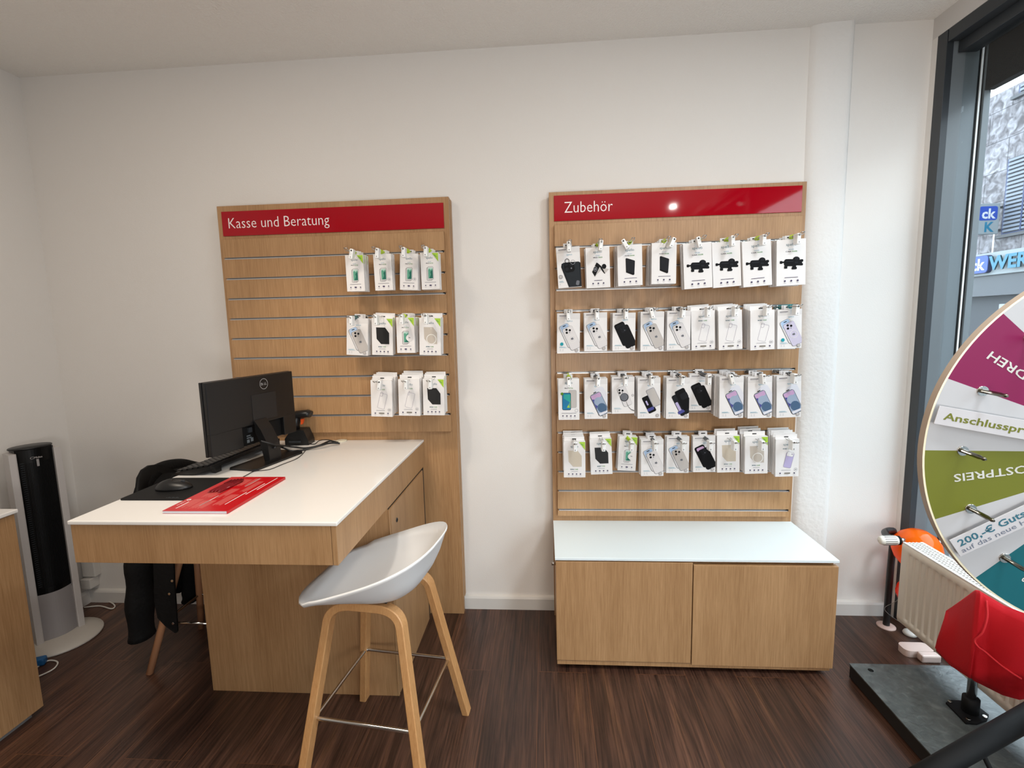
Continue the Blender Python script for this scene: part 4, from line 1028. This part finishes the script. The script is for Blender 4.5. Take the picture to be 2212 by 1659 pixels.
def A_film(a):
    epico(a)
    a.rr(.28, .04, .46, .9, .12, 27, FILMC)
    a.rr(.16, -.13, .50, 1.04, .10, 25, PH_B2); a.rr(.165, -.128, .46, 1.0, .08, 25, SKYG)
    def tp(p):
        t = math.radians(25); return [(.165*a.w+(x*math.cos(t)-z*math.sin(t))*a.w, -.128*a.h+(x*math.sin(t)+z*math.cos(t))*a.w) for x, z in p]
    a.poly(tp([(-.22, .48), (.22, .48), (.22, .30), (-.22, .18)]), PINK); a.poly(tp([(-.22, .32), (-.02, .22), (-.12, -.05), (-.22, -.15)]), INDI)
    a.poly(tp([(.0+.20*math.cos(q*.45), .12+.2*math.sin(q*.45)) for q in range(14)]), SKYG); a.poly(tp([(.02+.2*math.cos(q*.45), -.20+.22*math.sin(q*.45)) for q in range(14)]), SLT_)
    a.poly(tp([(-.22, -.36), (.22, -.40), (.22, -.48), (-.22, -.48)]), FILMC); a.rr(-.055, .155, .14, .035, .015, 24, PH_B); foot(a)
def A_charger(a):
    epico(a); a.rr(.06, -.03, .40, .92, .08, 22, PH_E); a.rr(.065, -.028, .38, .90, .07, 22, PH_W); cams(a, -.10, .105, .95)
    a.disc(.05, -.05, .19, PH_B2, 22); a.disc(.045, -.047, .165, PH_E, 22)
    pts = [(.12, -.15), (.18, -.24), (.26, -.33), (.36, -.39), (.5, -.42)]
    for i in range(4): a.poly([(x*a.w, (z+d)*a.h) for x, z, d in ((*pts[i], .008), (*pts[i+1], .008), (*pts[i+1], -.008), (*pts[i], -.008))], PH_B)
    a.ring(.42, .0, .05, .012, PH_B2, 12); foot(a, False)
def A_privacy(a, big=False):
    epico(a)
    if not big:
        a.rr(.0, -.15, .36, .80, .06, 25, PH_B); a.rr(-.09, -.12, .07, .22, .02, 25, LAV); a.rr(.07, -.27, .30, .14, .04, 25, INDI)
        a.rr(.20, .02, .40, .85, .07, 25, INKG); a.rr(.205, .022, .35, .80, .06, 25, PH_G)
    else:
        a.rr(.16, -.14, .50, 1.02, .08, 27, PH_B2); a.rr(.05, -.22, .12, .5, .03, 27, LAV); a.rr(.16, -.33, .3, .14, .04, 27, INDI)
        a.rr(.26, -.02, .46, .95, .07, 27, PH_B); a.rr(.27, .06, .34, .30, .08, 27, PH_B2)
    foot(a)
def A_greenphone(a):
    spello(a, .375, 'PROTECTOR', 'GLASS', .255)
    a.rr(.18, .01, .38, .86, .07, 0, PH_G, .014, INKG); a.rr(-.11, -.05, .42, .84, .07, 0, GBLUE, .02, PH_B2)
    a.poly(a.F([(-.24, .12), (.08, .12), (.08, -.08), (-.24, .02)]), GTEAL); a.poly(a.F([(-.10, -.20), (.08, -.04), (.08, -.20)]), GYEL); a.poly(a.F([(.08, -.05), (-.02, -.12), (.02, -.19), (.08, -.19)]), GRN1)
    a.disc(-.32, .135, .07, mat('print_olive', (96, 140, 40), .6, spec=.15), 14); a.ring(.36, -.27, .08, .012, INKG, 16)
    a.bar(0, -.335, .7, INKG, .010); a.icons((-.29, -.1, .09, .28), -.40)
def A_powerbank(a):
    spello(a, .345, 'POWER BANK', 'POCKET', .22)
    a.poly(a.F([(-.174, .165), (-.135, .179), (.187, .11), (.203, .091), (.171, -.229), (.123, -.245), (-.168, -.171)]), PH_B); a.poly(a.F([(-.14, .165), (.185, .10), (.165, -.205), (-.135, -.14)]), PH_B2)
    a.bar(.02, -.315, .50, INKP, .010); a.icons((-.24, 0, .24), -.40)
def A_car(a):
    spello(a, .36, 'CAR HOLDER', 'SPIDER', .225)
    a.rr(-.03, -.005, .44, .25, .08, -3, PH_B); a.rr(-.26, .012, .16, .06, .02, 0, PH_B); a.rr(-.35, .012, .09, .10, .025, 0, PH_B); a.disc(.17, .06, .12, PH_B, 16, .8)
    a.rr(.20, -.01, .34, .20, .06, -4, PH_B); a.rr(.35, .025, .12, .09, .03, 0, PH_B); a.rr(.34, -.055, .12, .08, .03, 0, PH_B); a.rr(-.18, -.075, .12, .07, .02, 30, PH_B); a.rr(-.19, -.098, .11, .10, .025, 0, PH_B); a.rr(.10, -.10, .13, .18, .03, 0, PH_B); a.rr(.10, -.13, .18, .08, .03, 0, PH_B)
    a.rr(-.06, .025, .26, .05, .02, -3, PH_B2); a.disc(.18, .07, .07, PH_B2, 12, .7); a.rr(.17, -.01, .12, .07, .02, -4, PH_B2)
    a.bar(0, -.325, .46, INKP, .010); a.icons((-.22, 0, .22), -.40)
def A_wireless(a):
    spello(a, .36, 'WIRELESS CHARGER', 'THE PORTABLE', .235)
    a.poly(a.F([(-.13, -.21), (.12, .02), (.15, -.06)]), PH_G); a.poly(a.F([(.12, .0), (.29, -.16), (.46, -.05), (.3, -.03)]), PH_G)
    a.poly(a.F([(-.06, .124), (.0, .11), (.14, .03), (.29, -.15), (.27, -.165), (.16, -.08), (.09, .0)]), PH_B); a.disc(.256, .02, .095, PH_B, 16, 1.1)
    a.poly(a.F([(-.056, .124), (.09, .03), (-.138, -.22), (-.25, -.10)]), PH_B); a.ring(-.115, -.035, .105, .016, INKG, 20, .75); a.disc(-.115, -.035, .05, PH_E, 12)
    a.bar(0, -.315, .34, INKP, .012); a.icons((-.22, 0, .22), -.39)
def A_lens(a):
    epico(a)
    a.poly(a.F([(-.30, .10), (-.20, .125), (.42, .125), (.5, .10), (.5, -.49), (-.05, -.49), (-.33, .02)]), PH_B2); a.poly(a.F([(-.27, .09), (.44, .11), (.47, -.49), (.02, -.49)]), mat('print_graphite', (36, 40, 44), .6, spec=.15))
    a.rr(.02, -.0, .44, .42, .12, 8, PH_B); cams(a, .0, .02, 1.6, PH_B2); a.ring(-.06, .16, .10, .022, PH_B, 18); a.ring(.18, .12, .10, .014, INKG, 18); a.rr(.34, -.40, .14, .2, .05, -15, PH_E)
    a.disc(-.37, -.22, .085, INKG, 16); a.disc(-.37, -.22, .06, PH_G, 16); a.bar(-.36, -.33, .16, INKC, .008); a.bar(-.34, -.355, .2, INKC, .007); a.disc(-.42, -.41, .014, INKG, 6)
def A_pearl(a): A_clear(a, False, PH_G)
# kind: name, size, header height, lime corner, drawing
TYPES = {
 'glass_s': ('screen_protector_pack', 'lime-cornered glass protector pack, green phone picture', 'pack', (.0735, .011, .143), 0, True, A_glass),
 'glass_b': ('screen_protector_pack', 'glass protector pack, green phone and small badge', 'pack', (.0735, .011, .143), 0, False, lambda a: A_glass(a, True)),
 'glass_w': ('screen_protector_pack', 'glass protector pack, white circle on green phone', 'pack', (.0735, .011, .143), 0, True, lambda a: A_glass(a, 'big')),
 'win_black': ('phone_case_pack', 'window box holding a black phone case', 'pack', (.0875, .016, .150), .017, True, lambda a: A_window(a, WINB)),
 'win_clear': ('phone_case_pack', 'window box, clear case with white ring', 'pack', (.0875, .022, .150), .017, True, lambda a: A_window(a, WINC, True)),
 'win_sand': ('phone_case_pack', 'window box holding a pale sand-coloured case', 'pack', (.0875, .016, .150), .017, True, lambda a: A_window(a, WINS)),
 'line': ('phone_case_pack', 'case box with rounded phone outline drawing', 'pack', (.0885, .016, .150), .017, False, A_outline),
 'line2': ('phone_case_pack', 'case box with narrow-camera phone outline drawing', 'pack', (.0885, .016, .150), .017, False, lambda a: A_outline(a, False)),
 'purple': ('phone_case_pack', 'case box with lilac phone drawing', 'pack', (.0885, .013, .150), .017, False, lambda a: A_outline(a, True, False, True)),
 'clear': ('phone_case_pack', 'pack picturing white phone, clear ringed case', 'pack', (.089, .013, .151), 0, False, A_clear),
 'clear_dot': ('phone_case_pack', 'white phone case pack with teal dot', 'pack', (.089, .013, .154), 0, False, lambda a: A_clear(a, True, None, True)),
 'pearl': ('phone_case_pack', 'pack picturing grey phone in clear case', 'pack', (.089, .013, .151), 0, False, A_pearl),
 'lilac': ('phone_case_pack', 'lilac phone case pack with teal dot', 'pack', (.089, .014, .148), 0, False, lambda a: A_clear(a, True, PH_L, True)),
 'black': ('phone_case_pack', 'pack picturing a black phone case', 'pack', (.0875, .013, .148), 0, False, A_black),
 'black_p': ('phone_case_pack', 'pack picturing black case over pink screen', 'pack', (.0875, .013, .148), 0, False, lambda a: A_black(a, True)),
 'film': ('screen_film_pack', 'film pack picturing pink and blue phone screen', 'pack', (.0905, .0125, .163), 0, False, A_film),
 'mag': ('charging_puck_pack', 'pack picturing white phone and dark round charger', 'pack', (.0885, .016, .148), 0, False, A_charger),
 'priv': ('screen_film_pack', 'pack picturing grey film above dark phone', 'pack', (.0885, .013, .163), 0, False, A_privacy),
 'priv2': ('screen_film_pack', 'pack picturing large black film over phone', 'pack', (.0885, .013, .163), 0, False, lambda a: A_privacy(a, True)),
 'green': ('screen_protector_pack', 'tall pack picturing blue-green phone, grey frame', 'pack', (.084, .013, .168), 0, False, A_greenphone),
 'pbank': ('power_bank_pack', 'power bank box with black slab picture', 'pack', (.0925, .016, .153), 0, False, A_powerbank),
 'car': ('car_holder_pack', 'car holder box with black clamp picture', 'pack', (.105, .017, .169), 0, False, A_car),
 'wless': ('wireless_charger_pack', 'wireless charger box with folding black stand', 'pack', (.0915, .016, .154), 0, False, A_wireless),
 'lens': ('lens_protector_pack', 'pack with large dark phone camera picture', 'pack', (.0905, .012, .154), 0, False, A_lens),
}
PMESH = {}
def pack_meshes(k):
    if k in PMESH: return PMESH[k]
    nm, lb, ct_, (w_, t, h_), hd, lime, draw = TYPES[k]; out = {}
    def mesh_of(b, n_):
        o = b.build(n_, recalc=False); me = o.data; bpy.data.objects.remove(o); return me
    b = MB(); b.box(-w_/2, w_/2, -t/2, t/2, -h_/2, h_/2, PACKW, .0006); draw(Art(b, w_, h_, t)); out['carton'] = mesh_of(b, 'carton')
    b = MB()
    if hd: b.box(-w_/2+.003, w_/2-.003, t/2-.0014, t/2, h_/2-.001, h_/2+hd, PACKW, .0004); hz_ = h_/2+hd-.010
    else: b.box(-.016, .016, t/2-.0012, t/2, h_/2-.001, h_/2+.016, PACKG, .0003); hz_ = h_/2+.009
    b.box(-.008, .008, t/2-.0018, t/2+.0004, hz_-.002, hz_+.002, DARK); out['hang_tab'] = mesh_of(b, 'hang_tab')
    if lime:
        b = MB(); y = -t/2-.0012; b.face([Vector((w_/2-.026, y, h_/2-.002)), Vector((w_/2-.001, y, h_/2-.002)), Vector((w_/2-.001, y, h_/2-.036))], LIME)
        b.face([Vector((w_/2-.016, y-.0002, h_/2-.008)), Vector((w_/2-.007, y-.0002, h_/2-.016)), Vector((w_/2-.009, y-.0002, h_/2-.018)), Vector((w_/2-.018, y-.0002, h_/2-.010))], INKN); out['corner_sticker'] = mesh_of(b, 'corner_sticker')
    PMESH[k] = out; return out
def obj_of(nm, me, parent=None):
    o = bpy.data.objects.new(nm, me); COL.objects.link(o)
    if parent: o.parent = parent
    return o
# hook: wire prong, bracket plate, white stop lock and coloured coil
HOOKL = .185
def hook_meshes():
    M_ = {}
    def keep(b, n_): o = b.build(n_); M_[n_] = o.data; bpy.data.objects.remove(o)
    b = MB(); w_ = .0055
    b.tube([(-w_, 0, 0), (-w_, -.03, .0), (-w_, -HOOKL+.014, -.004), (-w_*.9, -HOOKL, .002), (w_*.9, -HOOKL, .002), (w_, -HOOKL+.014, -.004), (w_, -.03, .0), (w_, 0, 0)], .0017, WIRE, 8); keep(b, 'wire_prong')
    b = MB(); b.box(-.016, .016, -.0035, .0, -.010, .006, WIRE, .001); keep(b, 'bracket')
    b = MB(); b.box(-.0072, .0072, -.160, -.128, -.036, .003, mat('white_lock_plastic', (238, 238, 236), .3), .003); keep(b, 'stop_lock')
    b = MB(); b.cyl((0, -.1602, -.029), (0, -.1607, -.029), .0024, mat('lock_dot', (150, 150, 150), .4), 10); b.cyl((0, -.1602, -.004), (0, -.1610, -.004), .0030, DARK, 10); keep(b, 'lock_pin')
    for cn, cm in (('lime', LIMEP), ('grey', GREYP), ('teal', TEALP), ('dteal', DTEAL)):
        b = MB(); b.tube([(.007*math.cos(k*1.57), -.012-k*.0026, -.002+.007*math.sin(k*1.57)) for k in range(42)], .0022, cm, 6); b.bm.normal_update(); o = b.build('security_coil'); M_[cn] = o.data; bpy.data.objects.remove(o)
    return M_
HM = hook_meshes()
ORD = ['first', 'second', 'third', 'fourth', 'fifth', 'sixth', 'seventh', 'eighth', 'ninth']
BEH = ['', 'second from the front', 'third from the front', 'fourth from the front', 'fifth from the front', 'sixth from the front']
# (photo x, photo y of the front carton, kind, how many hang there, distance of its face from the slats, lean in degrees, coil, lock swing)
ROWS = [
 ('left panel, top row', 0, [(766.9, 590, 'glass_s', 4, .105, 0, 'lime', 12), (827.5, 588, 'glass_b', 3, .085, .6, 'lime', 5), (883.3, 587, 'glass_b', 3, .085, -3, 'lime', 2), (928.8, 585.5, 'glass_s', 3, .085, .5, 'lime', 3)]),
 ('left panel, middle row', 3, [(771.7, 727.4, 'pearl', 3, .095, -4, 'dteal', 3), (825.8, 727.4, 'win_black', 2, .085, -2.5, None, 2), (876, 724, 'glass_w', 6, .105, -1, 'lime', 2), (929, 727, 'win_clear', 2, .095, -2, None, 0)]),
 ('left panel, lower row', 6, [(824, 861, 'line', 4, .115, -2, None, 10), (883.7, 859, 'line2', 4, .11, -1.5, None, 3), (936.5, 858, 'win_black', 3, .10, -1.2, None, 2)]),
 ('right panel, top row', 0, [(1228.8, 577.6, 'lens', 2, .095, 3, 'grey', -3), (1291.6, 578, 'wless', 2, .095, 1.5, 'lime', 6), (1360.8, 573, 'pbank', 6, .118, 1.5, 'lime', -30), (1434.3, 568.9, 'pbank', 5, .112, 0, 'lime', 24),
   (1507.3, 573.9, 'car', 2, .11, 3, 'lime', -14), (1569.7, 571, 'car', 1, .095, 3.5, 'lime', -3), (1635.5, 569, 'car', 2, .105, 4, 'lime', 0), (1709, 566.8, 'car', 3, .11, 2, 'lime', 0)]),
 ('right panel, second row', 3, [(1228, 720.3, 'clear_dot', 2, .105, -1, 'teal', -3), (1286.6, 717, 'clear', 2, .10, 0, 'grey', 0), (1347.8, 717, 'black', 5, .105, -.6, 'grey', 0), (1409, 716, 'pearl', 4, .11, 0, 'grey', -14),
   (1466, 714, 'clear', 3, .105, 0, 'grey', 3), (1518.7, 713.7, 'line', 3, .10, 2, None, 0), (1577.7, 713, 'line', 4, .108, 2.5, None, 0), (1646.9, 713, 'line', 4, .12, 2, None, 0), (1705.6, 710.8, 'lilac', 2, .11, 2, 'teal', 2)]),
 ('right panel, third row', 6, [(1228.8, 862.7, 'green', 2, .09, 0, 'lime', -3), (1287.4, 861.5, 'film', 3, .10, 0, 'grey', 4), (1346, 854, 'mag', 3, .095, .3, 'grey', 0), (1402, 860, 'priv', 4, .105, .5, 'grey', 0),
   (1464, 860.5, 'priv2', 4, .105, 0, 'grey', 4), (1512.7, 847.5, 'black', 2, .055, 0, 'grey', 0), (1580, 858.8, 'film', 6, .12, 1, 'grey', -16), (1641.5, 858.5, 'film', 4, .118, 1.5, 'grey', -6), (1704, 856.8, 'film', 3, .115, 2, 'grey', 0)]),
 ('right panel, bottom row', 9, [(1241, 992.7, 'win_sand', 4, .105, 0, None, 0), (1298.5, 986, 'win_black', 2, .085, 2, None, 2), (1355.4, 980, 'glass_w', 3, .075, -3, 'lime', 3), (1409, 989, 'clear', 4, .105, .5, 'grey', 0),
   (1464, 982.5, 'pearl', 2, .085, 0, 'grey', 2), (1521, 981, 'black_p', 2, .085, 1.5, 'grey', 0), (1573.4, 981, 'win_sand', 2, .09, 1.5, None, 0), (1633.9, 983.4, 'win_clear', 3, .105, 1.5, None, 0), (1700.6, 989.3, 'purple', 5, .115, 1.5, None, 0)]),
]
for rowname, rail, items in ROWS:
    for i, (px, py, kind, n, q, lean, coil, swing) in enumerate(items):
        nm, lb, ct_, (w_, t, h_), hd, lime, draw = TYPES[kind]; PM = pack_meshes(kind)
        c = at(px, py, 'y', -SL-q); hx = c.x; hz_ = RAILZ[rail]
        where = '%s, %s hook' % (rowname, ORD[i])
        hk = thing('display_hook', 'steel display hook with white stop lock, %s from left' % where, 'hook', (hx, -SL-.0015, hz_-.006), 0, 'display hooks on the slat panels')
        for part in ('wire_prong', 'bracket', 'stop_lock'):
            o = obj_of(part, HM[part], hk)
            if part == 'stop_lock':
                o.rotation_euler = (0, math.radians(swing), math.radians(swing*.4)); obj_of('lock_pin', HM['lock_pin'], o)
        if coil: obj_of('security_coil', HM[coil], hk)
        rnd = random.Random(int(px*7+py))
        for k in range(n):
            gap = max(t*1.06, min((q-.006)/max(n, 1), t*1.35))
            yy = c.y+t/2+k*gap; dx = 0 if k == 0 else rnd.uniform(-.0022, .0022); dl = 0 if k == 0 else rnd.uniform(-1.6, 1.6); dz = 0 if k == 0 else rnd.uniform(-.001, .0025)
            if kind in ('win_sand', 'win_black', 'line', 'line2', 'purple', 'win_clear') and k: dz += .003*k
            short = nm.replace('_', ' ')
            lab = (lb+', front, '+where) if k == 0 else 'white %s, %s, %s' % (short, BEH[k], where)
            p_ = thing(nm, lab, ct_, (c.x+dx, yy, c.z+dz), 0, 'packs on the %s, %s hook' % (rowname, ORD[i]))
            p_.rotation_euler = (0, math.radians(-lean+dl), 0)
            for pn_, me in PM.items(): obj_of(pn_, me, p_)
